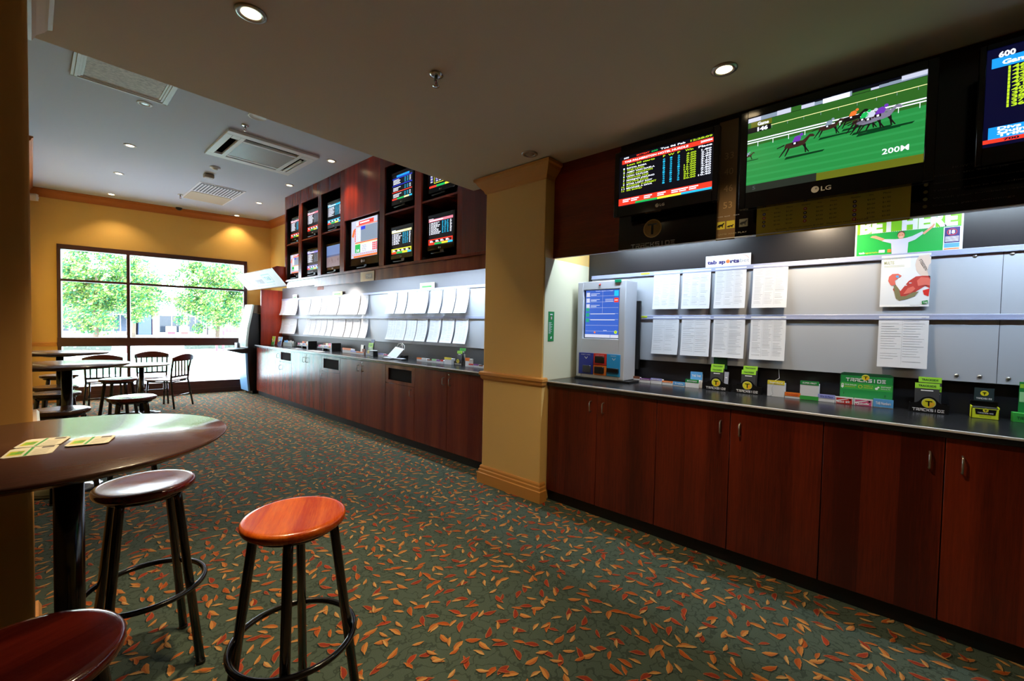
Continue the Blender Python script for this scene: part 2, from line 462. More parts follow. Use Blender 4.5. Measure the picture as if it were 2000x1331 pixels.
for (a, c, z0, z1) in ((.33, 1.128, 2.065, 2.555), (1.172, 2.87, 2.065, 2.555), (.33, 1.128, 1.08, 2.025), (1.172, 2.87, 1.08, 2.025), (.33, 1.128, .235, .93), (1.172, 2.87, .235, .93)):
    b = MB(); b.box(wx(a)-.005, wx(c)+.005, .03, .036, z0-.005, z1+.005, GLASS); b.obj('pane', root)

# ------------------------------------------------------------------ bulkhead over the near counter
b = MB(); b.box(2.80, 2.825, -2.2, PY0-.003, 1.965, ZL, WOODH); b.box(2.825, XW, -2.2, PY0-.003, 2.28, ZL, CEIL)
struct(b.obj('wall_bulkhead'), 'dark timber bulkhead above the near counter')

# lamps of the place, plus an added fill -------------------------------------------------
LAMPE = emi('lamp_glow', (255, 226, 176), 14.0)
LAMPO = mat('lamp_off', (150, 140, 130), .3)
def downlight(x, y, z, label, on=True, watts=60.0, r=.039, angle=105, group='recessed ceiling downlights'):
    t = thing('downlight', label, 'downlight', (x, y, z), 0, group)
    m = MB(); m.lathe([(r+.022, 0), (r+.022, -.004), (r+.012, -.008), (r, -.006), (r-.002, -.001), (r-.002, 0)], WHITE if z > 3 else STEEL, seg=24); m.obj('trim_ring', t)
    m = MB(); m.lathe([(r-.003, -.0005), (r-.004, -.003), (r*.5, -.0045), (.001, -.005)], LAMPE if on else LAMPO, seg=20); m.obj('lamp', t)
    if on:
        l = bpy.data.lights.new('downlight_or_fill_beam', 'SPOT'); l.energy = watts; l.color = (1, .77, .47); l.spot_size = math.radians(angle)
        l.spot_blend = .6; l.shadow_soft_size = .03
        o = bpy.data.objects.new('downlight_or_fill_beam', l); COL.objects.link(o); o.location = (x, y, z-.012)
    return t
HW, LW = 31.0, 125.0
downlight(.745, 5.48, ZH, 'unlit white downlight beside the moulded ceiling recess', False, group=None)
for i, (x, y) in enumerate(((.804, 6.92), (.848, 8.36), (.904, 9.84))):
    downlight(x, y, ZH, 'lit downlight in the left row of the raised ceiling, %s towards the window' % ORD[i], True, HW)
for i, (x, y) in enumerate(((2.576, 5.45), (2.62, 6.91), (2.666, 8.36), (2.70, 9.70))):
    downlight(x, y, ZH, 'lit downlight along the screen cabinet in the raised ceiling, %s towards the window' % ORD[i], True, HW)
downlight(.627, 2.07, ZL, 'glowing downlight in the low ceiling above the near bar stools', True, LW, angle=62)
downlight(2.30, .66, ZL, 'glowing downlight in the low ceiling in front of the largest screen', True, 26.0, group='recessed ceiling downlights')
downlight(2.495, 2.07, ZL, 'unlit downlight in the low ceiling beside the right pillar', False)
for (x, y) in ((1.3, .78),):    # added unseen fill spot just above the view, brightening the right pillar
    l = bpy.data.lights.new('downlight_or_fill_beam', 'SPOT'); l.energy = 66.0; l.color = (1, .77, .47); l.spot_size = math.radians(130); l.spot_blend = .7
    l.shadow_soft_size = .03
    o = bpy.data.objects.new('downlight_or_fill_beam', l); COL.objects.link(o); o.location = (x, y, ZL-.02)
l = bpy.data.lights.new('downlight_or_fill_beam', 'SPOT'); l.energy = 40; l.color = (1, .77, .47); l.spot_size = math.radians(105); l.spot_blend = .6; l.shadow_soft_size = .03
o = bpy.data.objects.new('downlight_or_fill_beam', l); COL.objects.link(o); o.location = (1.5, 3.6, ZH-.02)

TUBE = {'cool': (.70, .86, 1.0), 'warm': (1.0, .78, .52), 'white': (.93, .96, 1.0)}
def tube_light(x, y0, y1, z, tone, watts, label):
    t = thing('tube_light', label, 'light', (x, (y0+y1)/2, z), 0)
    h = (y1-y0)/2; c = TUBE[tone]
    m = MB(); m.tube([(0, -h, -.018), (0, h, -.018)], .011, mat('tube_'+tone, (230, 235, 240), .3, emit=(c[0], c[1], c[2], 1), es=6.0), 10); m.obj('tube', t)
    m = MB(); m.box(-.03, .03, -h-.02, h+.02, -.003, .02, WHITE); m.box(-.012, .012, -h-.02, -h, -.034, -.003, WHITE); m.box(-.012, .012, h, h+.02, -.034, -.003, WHITE); m.obj('batten', t)
    l = bpy.data.lights.new('tube_beam', 'AREA'); l.shape = 'RECTANGLE'; l.size = y1-y0; l.size_y = .03; l.energy = watts; l.color = c; l.spread = math.radians(170)
    o = bpy.data.objects.new('tube_beam', l); COL.objects.link(o); o.location = (x+.01, (y0+y1)/2, z-.032)
    o.rotation_euler = (Vector((.45, 0, -1))).to_track_quat('-Z', 'X').to_euler()
    # long side must follow the wall
    q = Matrix((( Vector((0, 1, 0)) ), ( Vector((0, 1, 0)).cross(Vector((-.41, 0, .912)))*-1 ), (Vector((-.41, 0, .912))))).transposed()
    o.rotation_euler = q.to_euler()
    return t
tube_light(2.92, .95, 1.9, 2.25, 'cool', 12.5, 'cool tube light behind the near bulkhead beside the pillar')
tube_light(2.92, -1.2, -.25, 2.25, 'cool', 12.5, 'cool tube light behind the near bulkhead at the right')
tube_light(2.96, 3.0, 4.2, 2.083, 'cool', 15, 'cool tube light under the screen cabinet beside the pillar')
tube_light(2.96, 4.4, 5.6, 2.083, 'cool', 13, 'cool tube light under the middle of the screen cabinet')
tube_light(2.96, 6.9, 7.5, 2.083, 'white', 8, 'white tube light under the far end of the screen cabinet')
tube_light(2.99, 8.0, 8.9, 2.12, 'white', 7, 'white tube light inside the slanted canopy sign')
def spot_lamp(x, y, z, watts, c, label):
    t = thing('spot_lamp', label, 'light', (x, y, z))
    m = MB(); m.lathe([(.03, 0), (.034, -.04), (.03, -.045), (.001, -.045)], STEEL, seg=16); m.obj('lamp_housing', t)
    l = bpy.data.lights.new('spot_beam', 'SPOT'); l.energy = watts; l.color = c; l.spot_size = math.radians(120); l.spot_blend = .8; l.shadow_soft_size = .03
    o = bpy.data.objects.new('spot_beam', l); COL.objects.link(o); o.location = (x+.005, y, z-.055); o.rotation_euler = Vector((.5, 0, -1)).to_track_quat('-Z', 'Y').to_euler()
spot_lamp(3.05, .36, 2.28, 40, (1, .80, .56), 'warm spot lamp behind the near bulkhead')
spot_lamp(3.05, 6.25, 2.09, 55, (1, .88, .74), 'warm spot lamp under the far screen cabinet')

# ------------------------------------------------------------------ counters
def worktop(name, x0, y0, y1, z, label):
    t = thing(name, label, 'worktop', (x0, (y0+y1)/2, z)); h = (y1-y0)/2
    m = MB(); m.box(0, XW-.001-x0, -h, h, -.04, 0, TOPLAM, .006, 3); m.obj('top', t)
    m = MB(); m.box(-.004, .006, -h, h, -.013, -.0005, EDGE, .003, 2); m.obj('edge_highlight', t)  # pale strip painted as the tube's highlight along the front arris
worktop('worktop', 2.745, -2.0, 2.048, ZC, 'black laminate worktop in front of the right pinboard')
ZF = .966
worktop('worktop', 2.845, 2.72, 9.13, ZF, 'long dark worktop running from the right pillar to the window end')

def bow_handle(t, x, z, vertical=True, size=.075):
    # a thin D shaped handle, standing off a door that looks along -y; x along the door
    m = MB(); h = size/2; r = .0042
    m.tube([(x, 0, z-h), (x, -.02, z-h), (x, -.027, z-h+.008), (x, -.027, z+h-.008), (x, -.02, z+h), (x, 0, z+h)], r, STEEL, 8)
    return m.obj('handle', t)
def wire_handle(t, x, z, w=.06, h=.075, side=1):
    m = MB(); r = .0035
    m.tube([(x, 0, z-h/2), (x, -.02, z-h/2), (x+side*.002, -.03, z-h/2+.01), (x+side*.002, -.03, z+h/2-.01), (x, -.02, z+h/2), (x, 0, z+h/2)], r, STEEL, 8)
    return m.obj('handle', t)
def base_cabinet(xf, ya, yb, ztop, wood, label, doors, group, toe=.03, zb=.085, bin_hole=None, pitch=None):
    """ya > yb; local x runs from ya (0) to yb. doors: list of (x0, x1, handle_x or None, lock)"""
    t = thing('base_cabinet', label, 'cabinet', (xf, ya, 0), RW, group); w = ya-yb
    m = MB()
    m.box(.001, w-.001, .02, XW-xf-.002, zb, ztop, mat('carcass', (30, 12, 10), .6))
    m.obj('carcass', t)
    m = MB(); m.box(.0, w, toe, toe+.02, 0, zb, TOE); m.obj('kickboard', t)
    for (a, c, hx, lock) in doors:
        d = MB()
        z1 = ztop-.002
        if bin_hole:
            hx0, hx1, hz0, hz1, zs = bin_hole
            for q in ((a+.002, hx0, 0, .018, zs+.002, z1), (hx1, c-.002, 0, .018, zs+.002, z1), (hx0, hx1, 0, .018, zs+.002, hz0), (hx0, hx1, 0, .018, hz1, z1)): d.box(*q, wood)
            d.obj('fascia', t)
            d = MB(); d.box(hx0-.004, hx1+.004, .0005, .0175, hz0-.004, hz0, BLKM); d.box(hx0-.004, hx1+.004, .0005, .0175, hz1, hz1+.004, BLKM); d.box(hx0, hx1, .012, .0178, hz0, hz1, mat('bin_dark', (26, 22, 18), .9, spec=.1)); d.obj('bin_slot', t)
            d = MB(); z1 = zs-.002
        d.box(a+.002, c-.002, 0, .018, zb+.003, z1, wood, .0015, 1)
        do = d.obj('door', t)
        if hx is not None:
            if xf < 2.8: bow_handle(do, hx, .825)
            else: wire_handle(do, hx, .625 if bin_hole else .822)
        if lock:
            k = MB(); k.lathe([(.009, 0), (.009, .004), (.007, .005), (.001, .005)], CHROME, seg=14)
            ko = k.obj('keyhole', do, (lock, -.001, .895)); ko.rotation_euler.x = PI/2
    return t
P = .452
for i, (lab) in enumerate(('beside the right pillar', 'in the middle of the near counter', 'at the right edge of the picture', 'beyond the right edge')):
    ya = 2.046 - i*2*P
    base_cabinet(2.768, ya, ya-2*P, .94, WOOD, 'double door dark cherry base cabinet ' + lab, [(0, P, P-.05, None), (P, 2*P, P+.055, None)], 'near base cabinets', zb=.085)
FC = [(9.10, 7.96, [(0, .575, None, None), (.575, 1.14, 1.08, None)], None, 'two door reddish base cabinet at the window end of the far counter'),
      (7.96, 7.44, [(0, .52, .05, None)], (.05, .485, .762, .895, .73), 'narrow base cabinet with a bin opening nearest the window'),
      (7.44, 6.335, [(0, .55, .50, None), (.55, 1.105, .605, .57)], None, 'double door base cabinet between the two farther bin openings'),
      (6.335, 5.76, [(0, .575, .05, None)], (.063, .53, .745, .886, .70), 'base cabinet with the middle bin opening of the far counter'),
      (5.76, 4.60, [(0, .58, .52, None), (.58, 1.16, .635, .61)], None, 'double door base cabinet between the two nearer bin openings'),
      (4.60, 4.0, [(0, .60, .54, None)], (.062, .542, .740, .882, .70), 'base cabinet with the bin opening nearest the right pillar'),
      (4.0, 2.735, [(0, .57, .52, None), (.57, 1.265, .625, .60)], None, 'double door base cabinet against the right pillar on the far counter')]
for ya, yb, drs, hole, lab in FC:
    base_cabinet(2.87, ya, yb, .926, WOODF, lab, drs, 'far base cabinets', toe=.03, bin_hole=hole)

# upright panel closing the far counter
b = MB(); b.box(2.955, XW-.001, 9.135, 9.175, 0, 2.04, WOODR, .002)
tag(b.obj('end_panel'), 'tall reddish timber panel closing the far counter beside the machine', 'panel')

# pinboards, rails
def pinboard(y0, y1, label, seams):
    t = thing('pinboard', label, 'pinboard', (XW-.001, y1, 0), RW); w = y1-y0
    m = MB(); m.box(0, w, -.024, 0, 1.158, 1.850, BOARD, .002, 1)
    for s_ in seams: m.box(s_-.001, s_+.001, -.0246, -.02, 1.16, 1.848, INKD)
    m.obj('panel', t)
    for z in (1.497, 1.848):
        m = MB(); m.box(0, w, -.034, -.0241, z-.004, z+.026, RAIL, .003); m.box(0, w, -.038, -.034, z-.006, z+.004, RAIL, .001, 1); m.obj('rail', t)
    return t
pn = pinboard(-1.7, 2.0, 'long grey pinboard with two lavender rails above the near counter', [1.0+.0, 2.43])
for k, (yy, zz) in enumerate(((-.285, 1.19), (-.37, 1.192), (-.47, 1.19), (-.33, 1.83), (-.46, 1.83))):
    m = MB(); m.lathe([(.009, 0), (.008, .004), (.001, .005)], STEEL, seg=14)
    o = m.obj('stud', pn, (2.0-yy, -.024, zz)); o.rotation_euler.x = PI/2
pf = pinboard(2.73, 9.10, 'long grey pinboard with two lavender rails above the far counter', [2.2, 4.4])
b = MB(); b.box(XW-.012, XW-.001, 2.72, 9.13, .966, 1.158, mat('splash_grey', (58, 58, 60), .5)); b.box(XW-.012, XW-.001, 2.72, 9.13, 1.85, 2.09, mat('strip_grey', (96, 96, 102), .5))
tag(b.obj('backing_panel'), 'dark laminate backing seen above and below the far pinboard', 'wall panel')

# ------------------------------------------------------------------ sheets
def sheet(y, ztop, w, h, label, group, curl=.02, style='cols', seed=0, x=XW-.036, n=10, name='form_sheet'):
    """paper hung by its top edge; y is its left edge as seen (larger y)"""
    r = random.Random(seed)
    def dep(v): t = -v/h; return .001 + curl*(t**2.2)
    mp = lambda u, v, L: (u, -dep(v)-L, v)
    m = MB(mp)
    for i in range(n):
        v0, v1 = -h*i/n, -h*(i+1)/n
        f = m.face([m.mp(0, v1, 0), m.mp(w, v1, 0), m.mp(w, v0, 0), m.mp(0, v0, 0)], PAPER, True)
    bmesh.ops.remove_doubles(m.bm, verts=m.bm.verts, dist=1e-5)
    if style != 'blank':
        nc = r.choice((2, 3, 3)) if style == 'cols' else 2
        m.rect2(.012, -.016, w*.5, -.012, INK); m.rect2(w-.03, -.016, w-.012, -.010, INKD)
        rows = 24 if style != 'table' else 17
        for c in range(nc):
            u0 = .012 + c*(w-.02)/nc; cw = (w-.02)/nc - .008
            for k in range(rows):
                v = -.028 - k*(h-.05)/rows
                if r.random() < .07: continue
                hh = .0022 if r.random() > .15 else .0036
                m.rect2(u0, v-hh, u0+cw*r.uniform(.55, 1.0), v, INK)
            if c: m.rect2(u0-.005, -h+.02, u0-.0042, -.025, INK)
    o = m.obj(name, loc=(x, y, ztop), rotz=RW)
    return tag(o, label, 'paper', group)
for k, y in enumerate((1.423, 1.196, .962, .715)):
    sheet(y, 1.862, .205, .292, 'printed form sheet on the upper rail of the near pinboard, %s from the betting machine' % ORD[k], 'form sheets on the near pinboard', .02, 'cols', 10+k)
for k, y in enumerate((1.421, 1.192, .962, .718)):
    sheet(y, 1.512, .208, .296, 'printed form sheet on the lower rail of the near pinboard, %s from the betting machine' % ORD[k], 'form sheets on the near pinboard', .022, 'table' if k in (0, 1) else 'cols', 20+k)
sheet(.045, 1.512, .212, .296, 'lone printed fixture sheet below the football poster on the near pinboard', 'form sheets on the near pinboard', .012, 'table', 31)
DY = 0.0
for k, y in enumerate((5.26, 5.02, 4.78, 4.56, 4.295, 4.045, 3.81)):
    sheet(y, 1.852, .215, .295, 'curling white sheet, upper row of the cluster nearest the pillar, %s from the left' % ORD[k], 'form sheets on the far pinboard', .055, 'cols', 40+k)
for k, y in enumerate((5.25, 5.03, 4.80, 4.57, 4.31, 4.06, 3.815)):
    sheet(y, 1.497, .215, .295, 'curling white sheet, lower row of the cluster nearest the pillar, %s from the left' % ORD[k], 'form sheets on the far pinboard', .055, 'cols', 50+k)
for k, (y, w) in enumerate(((7.96, .2), (7.74, .2), (7.53, .2), (7.31, .2), (7.09, .40), (6.665, .2), (6.46, .205), (6.24, .21), (6.0, .215))):
    sheet(y, 1.842, w, .29, 'curling white sheet, upper row of the middle cluster, %s from the left' % ORD[k], 'form sheets on the far pinboard', .055, 'cols', 60+k)
for k, y in enumerate((7.95, 7.74, 7.53, 7.32, 7.10, 6.88, 6.68, 6.455, 6.235, 6.0)):
    sheet(y, 1.484, .20 if k < 8 else .215, .285, 'curling white sheet, lower row of the middle cluster, %s from the left' % ORD[k], 'form sheets on the far pinboard', .055, 'cols', 70+k)
for lab, y, z, w in (('upper narrow sheet touching the end panel', 9.09, 1.838, .13), ('upper wide sheet near the end panel', 8.95, 1.838, .41), ('upper sheet curling at the right of the end group', 8.52, 1.838, .215),
                     ('lower narrow sheet touching the end panel', 9.09, 1.48, .13), ('lower wide sheet near the end panel', 8.95, 1.48, .60)):
    sheet(y, z, w, .285, 'white ' + lab, 'form sheets on the far pinboard', .05, 'cols', int(y*10))

def flat(name, y, z, w, h, x, th, base, label, cat, draw=None, group=None, rotz=RW, edge=None):
    """board standing or hung against the wall: origin lower left as seen, looks along -x"""
    m = MB(lambda u, v, L: (u, -th-L, v)); m.box(0, w, -th, 0, 0, h, base if edge is None else edge)
    if edge is not None: m.rect2(.001, .001, w-.001, h-.001, base, .3)
    if draw: draw(m, w, h)
    o = m.obj(name, loc=(x, y, z), rotz=rotz)
    return tag(o, label, cat, group)

def d_bet(m, w, h):
    G1 = mat('poster_green_top', (120, 200, 20), .5); G2 = mat('poster_green', (14, 164, 66), .5)
    m.rect2(.008, .0, w-.008, h-.004, G2, 1); m.rect2(.008, .13, w-.008, h-.004, G1, 1.5)
    m.text2('BET HERE', .022, .136, .075, WHITE, w-.044, 3, bold=.06)
    for i in range(46): m.rect2(.02+i*.0082, .1285, .024+i*.0082, .131, WHITE, 3)
    cx = .205
    m.poly2([(cx-.036, 0), (cx+.032, 0), (cx+.034, .06), (cx+.062, .072), (cx+.098, .105), (cx+.09, .115), (cx+.05, .094), (cx+.022, .086), (cx-.022, .084), (cx-.07, .09), (cx-.082, .08), (cx-.04, .062)], SHIRT, 3)
    m.poly2([(cx+.09, .104), (cx+.098, .096), (cx+.135, .134), (cx+.14, .15), (cx+.134, .152), (cx+.128, .142)], SKIN, 4)
    m.poly2([(cx-.07, .092), (cx-.078, .08), (cx-.115, .1), (cx-.135, .108), (cx-.125, .116), (cx-.11, .115)], SKIN, 4)
    m.disc2(cx+.002, .108, .016, HAIRP, 3, .021); m.disc2(cx+.002, .103, .0145, SKIN, 4, .019)
    m.rect2(cx-.006, .092, cx+.009, .095, WHITE, 5)
    for q in (-.006, .008): m.disc2(cx+q, .106, .0018, HAIRP, 5)
    m.text2('tab', .02, .012, .012, WHITE, .028, 3, bold=.03); m.text2('sportsbet', .05, .012, .010, YELP, .07, 3)
    m.rect2(.112, .012, .138, .028, WHITE, 3); m.rect2(.150, .011, .166, .029, ORNG, 3)
    m.rect2(w-.075, -.002, w-.008, .125, WHITE, 3); m.rect2(w-.071, .038, w-.012, .122, NAVY, 4)
    m.disc2(w-.042, .096, .02, REDP, 5, .018); m.disc2(w-.042, .096, .0165, NAVY, 6, .0145); m.text2('18', w-.042, .087, .019, WHITE, .022, 7, 'c', .04)
    for k in range(5): m.rect2(w-.068, .045+k*.006, w-.015, .048+k*.006, WHITE, 5)
    m.rect2(w-.071, .012, w-.012, .036, BLUEP, 4); m.rect2(w-.071, .002, w-.012, .008, ORNG, 4)
flat('poster', .172, 1.877, .455, .268, XW-.004, .003, WHITE, 'green betting poster with a man spreading his arms, reading BET HERE', 'poster', d_bet)
def d_league(m, w, h):
    BG = mat('poster_pale', (214, 220, 228), .5); m.rect2(.0, .012, w, h, BG, .6)
    m.rect2(.006, h-.075, .125, h-.002, WHITE, 1)
    GR = mat('poster_sage', (170, 178, 140), .5)
    m.text2('MORE STRENGTH', .012, h-.026, .013, GR, .09, 2); m.text2('MULTIS', .012, h-.052, .019, GR, .044, 2, bold=.02)
    for k in range(2): m.rect2(.012, h-.062-k*.006, .10, h-.060-k*.006, GR, 2)
    BALL = mat('ball_print', (206, 190, 180), .5)
    m.poly2([(.148, .262), (.145, .235), (.15, .205), (.163, .182), (.182, .168), (.2, .172), (.208, .2), (.208, .262), (.2, .29), (.16, .286)], BALL, 1.6)
    m.text2('STEEDEN', .158, .262, .013, INKD, .068, 3, rot=-1.15)
    m.poly2([(.203, .162), (.195, .20), (.2, .23), (.208, .24), (.208, .16)], INK, 2)
    RED = mat('muscle_red', (176, 60, 54), .5); RED2 = mat('muscle_light', (206, 104, 92), .5); OLV = mat('muscle_olive', (120, 116, 84), .5)
    m.poly2([(.055, .1), (.085, .048), (.11, .045), (.16, .09), (.19, .115), (.208, .1), (.208, .17), (.175, .172), (.15, .17), (.12, .145), (.088, .09), (.066, .128)], RED, 2)
    m.poly2([(.052, .122), (.044, .126), (.033, .15), (.036, .175), (.05, .19), (.075, .19), (.09, .178), (.084, .168), (.07, .172), (.074, .162), (.062, .15), (.066, .128)], RED2, 2.5)
    m.poly2([(.058, .122), (.062, .085), (.07, .048), (.085, .035), (.12, .045), (.15, .06), (.165, .085), (.14, .08), (.11, .06), (.09, .06), (.082, .1), (.066, .125)], OLV, 3)
    m.poly2([(.1, .07), (.118, .105), (.14, .115), (.15, .1), (.13, .075)], RED2, 4)
    m.poly2([(.16, .115), (.155, .145), (.17, .165), (.2, .16), (.208, .15), (.208, .115), (.185, .12)], RED2, 4)
    m.disc2(.072, .174, .007, BLUEP, 4); m.disc2(.128, .134, .006, PAPER, 4, .003); m.disc2(.11, .122, .005, PAPER, 4, .003)
    m.poly2([(.18, .09), (.186, .065), (.205, .055), (.208, .1)], REDP, 1.8)
    m.rect2(0, 0, w, .012, WHITE, 1); m.poly2([(.18, .012), (.178, .03), (.202, .035), (.204, .016)], GREEN, 5); m.text2('TAB', .183, .017, .010, WHITE, .018, 6)
    m.rect2(.13, .006, .172, .009, INK, 2)
flat('poster', .045, 1.566, .208, .298, XW-.036, .002, WHITE, 'pale poster of a flexing skinless arm and a rugby ball', 'poster', d_league)
def d_sb(m, w, h):
    m.text2('tab sp', .012, .022, .026, NAVY, .125, 2, bold=.05); m.disc2(.153, .034, .013, ORNG, 2); m.text2('rts', .168, .022, .026, NAVY, .06, 2, bold=.05)
    m.text2('bet', .232, .022, .026, INK, .06, 2)
    for k in range(24):
        a0 = .35+k*.085; a1 = a0+.085; f = lambda a, r: (.222+r*1.45*math.cos(a), .03+r*math.sin(a))
        m.poly2([f(a0, .049), f(a1, .049), f(a1, .0475), f(a0, .0475)], ORNG, 2)
flat('name_board', 1.038, 1.876, .30, .082, XW-.012, .004, WHITE, 'white board reading tab sportsbet above the top rail', 'sign', d_sb)
for z, y, lab in ((1.854, 1.535, 'upper'), (1.504, 1.545, 'lower')):
    flat('shelf_label', y, z, .075, .014, XW-.039, .001, NOTE, 'small yellow green label on the %s rail beside the betting machine' % lab, 'label', lambda m, w, h: m.text2('TODAY', .02, .004, .006, INKD, .03, 2))
# green safety card on the pillar return (looks towards -y)
b = MB(); b.box(0, .078, -.002, 0, 0, .24, GREEN); m = b; m.mp = lambda u, v, L: (u, -.002-L*1, v)
m.rect2(.022, .212, .056, .222, WHITE); m.disc2(.039, .188, .014, REDP); m.disc2(.039, .188, .0115, GREEN, 2); m.rect2(.034, .178, .044, .198, WHITE, 3)
for k in range(12): m.rect2(.006, .15-k*.008, .03+.04*random.random(), .153-k*.008, WHITE)
m.poly2([(.03, .02), (.046, .02), (.05, .04), (.036, .036)], WHITE)
tag(b.obj('notice', loc=(2.752, PY0-.0045, 1.296)), 'green notice card on the cream side of the right pillar', 'notice')

# ------------------------------------------------------------------ sign boards on the near bulkhead
BRONZE = mat('bronze_print', (190, 150, 84), .4)
GREYT = mat('letter_grey', (170, 166, 160), .4)
OLIVE = mat('olive_print', (205, 184, 70), .5)
def tdisc(m, u, v, r, L=2, ry=None):
    ry = ry or r
    m.disc2(u, v, r, mat('logo_rim', (190, 196, 150), .3), L, ry); m.disc2(u, v, r*.9, mat('logo_yellow', (214, 208, 40), .4), L+1, ry*.9)
    m.poly2([(u+r*.0, v-ry*.86), (u+r*.6, v-ry*.6), (u+r*.88, v+.0), (u+r*.5, v+ry*.2), (u, v)], mat('logo_amber', (226, 170, 40), .4), L+1.4)
    m.rect2(u-r*.5, v+ry*.30, u+r*.5, v+ry*.46, BLKP, L+2); m.rect2(u-r*.09, v-ry*.55, u+r*.12, v+ry*.35, BLKP, L+2)
def trackside(m, u, v, w, h, L, c=None):
    """angular lettering TRACKSIDE built from strokes"""
    c = c or WHITE
    cw = w/9.0; t = h*.2; a = cw*.84
    def R(x0, y0, x1, y1): m.rect2(u+k*cw+x0*a, v+y0*h, u+k*cw+x1*a, v+y1*h, c, L)
    q = .2; s = .2
    for k, ch in enumerate('TRACKSIDE'):
        if ch == 'T': R(-.1, 1-q, 1, 1); R(.36, 0, .36+s, 1-q)
        elif ch in 'RA':
            R(0, 1-q, 1, 1); R(1-s, .0 if ch == 'A' else .45, 1, 1-q); R(0, .38, 1, .38+q*.8); R(0, 0, s, .38)
            if ch == 'R': m.poly2([(u+k*cw+.5*a, v+.38*h), (u+k*cw+.76*a, v+.38*h), (u+k*cw+1.0*a, v), (u+k*cw+.74*a, v)], c, L)
        elif ch == 'C': R(0, 0, s, 1); R(s, 0, 1, q); R(s, 1-q, 1, 1)
        elif ch == 'K':
            R(0, 0, s, 1); R(s, .42, .5, .42+q*.8)
            for y0, y1 in ((.5, 1), (.5, 0)): m.poly2([(u+k*cw+.42*a, v+y0*h), (u+k*cw+.7*a, v+y0*h), (u+k*cw+1.0*a, v+y1*h), (u+k*cw+.72*a, v+y1*h)], c, L)
        elif ch == 'S': R(0, 0, 1, q); R(0, .4, 1, .4+q); R(0, 1-q, 1, 1); R(0, .5, s, 1-q); R(1-s, q, 1, .45)
        elif ch == 'I': R(.36, 0, .36+s, 1)
        elif ch == 'D': R(0, 0, s, 1); R(s, 0, .9, q); R(s, 1-q, .9, 1); R(1-s, q*.6, 1, 1-q*.6)
        elif ch == 'E': R(0, 0, 1, q); R(.1, .4, .9, .4+q); R(0, 1-q, 1, 1)
t = thing('sign_board', 'glossy black betting sign panels fixed across the near timber bulkhead', 'sign', (2.80, 1.468, 1.952), RW)
m = MB(); m.box(0, 3.4, -.012, 0, .015, .75, GLOSSB, .001, 1); m.obj('backing', t)
m = MB(); m.box(-.002, 3.4, -.016, .012, .012, .0165, EDGE); m.obj('lower_edge', t)
m = MB(lambda u, v, L: (u, -.012-L, v))
cu, cv = .248, .138
m.disc2(cu, cv, .064, BRONZE, 1, .062); m.disc2(cu, cv, .057, mat('bronze_dark', (140, 104, 54), .4), 2, .055)
m.rect2(cu-.032, cv+.022, cu+.032, cv+.032, GLOSSB, 3); m.rect2(cu-.008, cv-.04, cu+.008, cv+.022, GLOSSB, 3)
trackside(m, .098, .016, .31, .03, 1, GREYT)
m.obj('logo_print', t)
STRIPB = mat('strip_brown', (130, 102, 66), .4)
m = MB(lambda u, v, L: (u, -.012-L, v))
m.rect2(.655, .005, .76, .72, STRIPB, .5)
for txt, v in (('33', .49), ('40', .395), ('46', .295), ('53', .195)): m.text2(txt, .69, v, .04, mat('numeral_tan', (190, 156, 108), .5), .05, 2)
for u, wd in ((.66, 'WIN'), (.70, 'PLACE'), (.75, 'MULTI')): m.text2(wd, u, .145, .005, WHITE, .03, 2)
for k, u in enumerate((.658, .712, .782)):
    c = YELP if k < 2 else mat('dull_icon', (96, 92, 78), .5)
    m.rect2(u, .072, u+.046, .118, c, 1)
    hx = [(.004, .012), (.012, .016), (.014, .008), (.018, .008), (.017, .016), (.028, .018), (.031, .009), (.035, .009), (.034, .02), (.042, .034), (.038, .038), (.03, .03), (.012, .028), (.004, .022)]
    m.poly2([(u+a, .072+b_*(1 if k != 1 else .6)) for a, b_ in hx], BLKP, 2)
m.text2('GAME AND PLAY', .66, .036, .009, mat('tan_text', (170, 160, 130), .5), .165, 2)
m.obj('strip_print', t)
m = MB(lambda u, v, L: (u, -.012-L, v))
m.rect2(.873, .004, 1.525, .20, OLIVE, .5)
for c, u in enumerate((.905, 1.10, 1.31)):
    m.text2('Number', u-.01, .145, .008, INKD, .04, 2); m.text2('Win', u+.06, .145, .008, INKD, .018, 2); m.text2('Place', u+.115, .145, .008, INKD, .028, 2)
    for k in range(4 + (c > 1)):
        v = .122-k*.022
        m.disc2(u+.006, v+.004, .008, (DBLUE, REDP, BLKP, NAVY, REDP)[(k+c) % 5], 2); m.disc2(u+.006, v+.004, .004, OFFW, 3)
        m.text2(('$4.00', '$6.00', '$7.50', '$9.00', '$11.00')[k], u+.055, v, .008, INKD, .03, 2); m.text2(('$1.50', '$1.80', '$2.40', '$3.60', '$5.50')[k], u+.113, v, .008, INKD, .03, 2)
m.text2('Quinella  Minimum return $12.00   Maximum return $527.00', .97, .028, .008, INKD, .40, 2)
m.text2('Trifecta  Minimum return $27.00   Maximum return $3711.00', .96, .012, .008, INKD, .42, 2)
m.obj('price_print', t)
m = MB(lambda u, v, L: (u, -.012-L, v)); DT = mat('faint_text', (84, 80, 70), .5); DB = mat('faint_bullet', (112, 102, 56), .5)
m.text2('HOW TO PLAY', 1.66, .215, .011, DT, .13, 2)
for k, s_ in enumerate(('Choose the bet type', 'Choose the runners you want and the number of games to play', 'Take your ticket to the cashier', 'Watch your numbers race', 'Collect your winnings')):
    m.disc2(1.575, .192-k*.034, .008, DB, 2); m.text2(s_, 1.60, .188-k*.034, .008, DT, min(.28, .012*len(s_)), 2)
m.obj('rules_print', t)

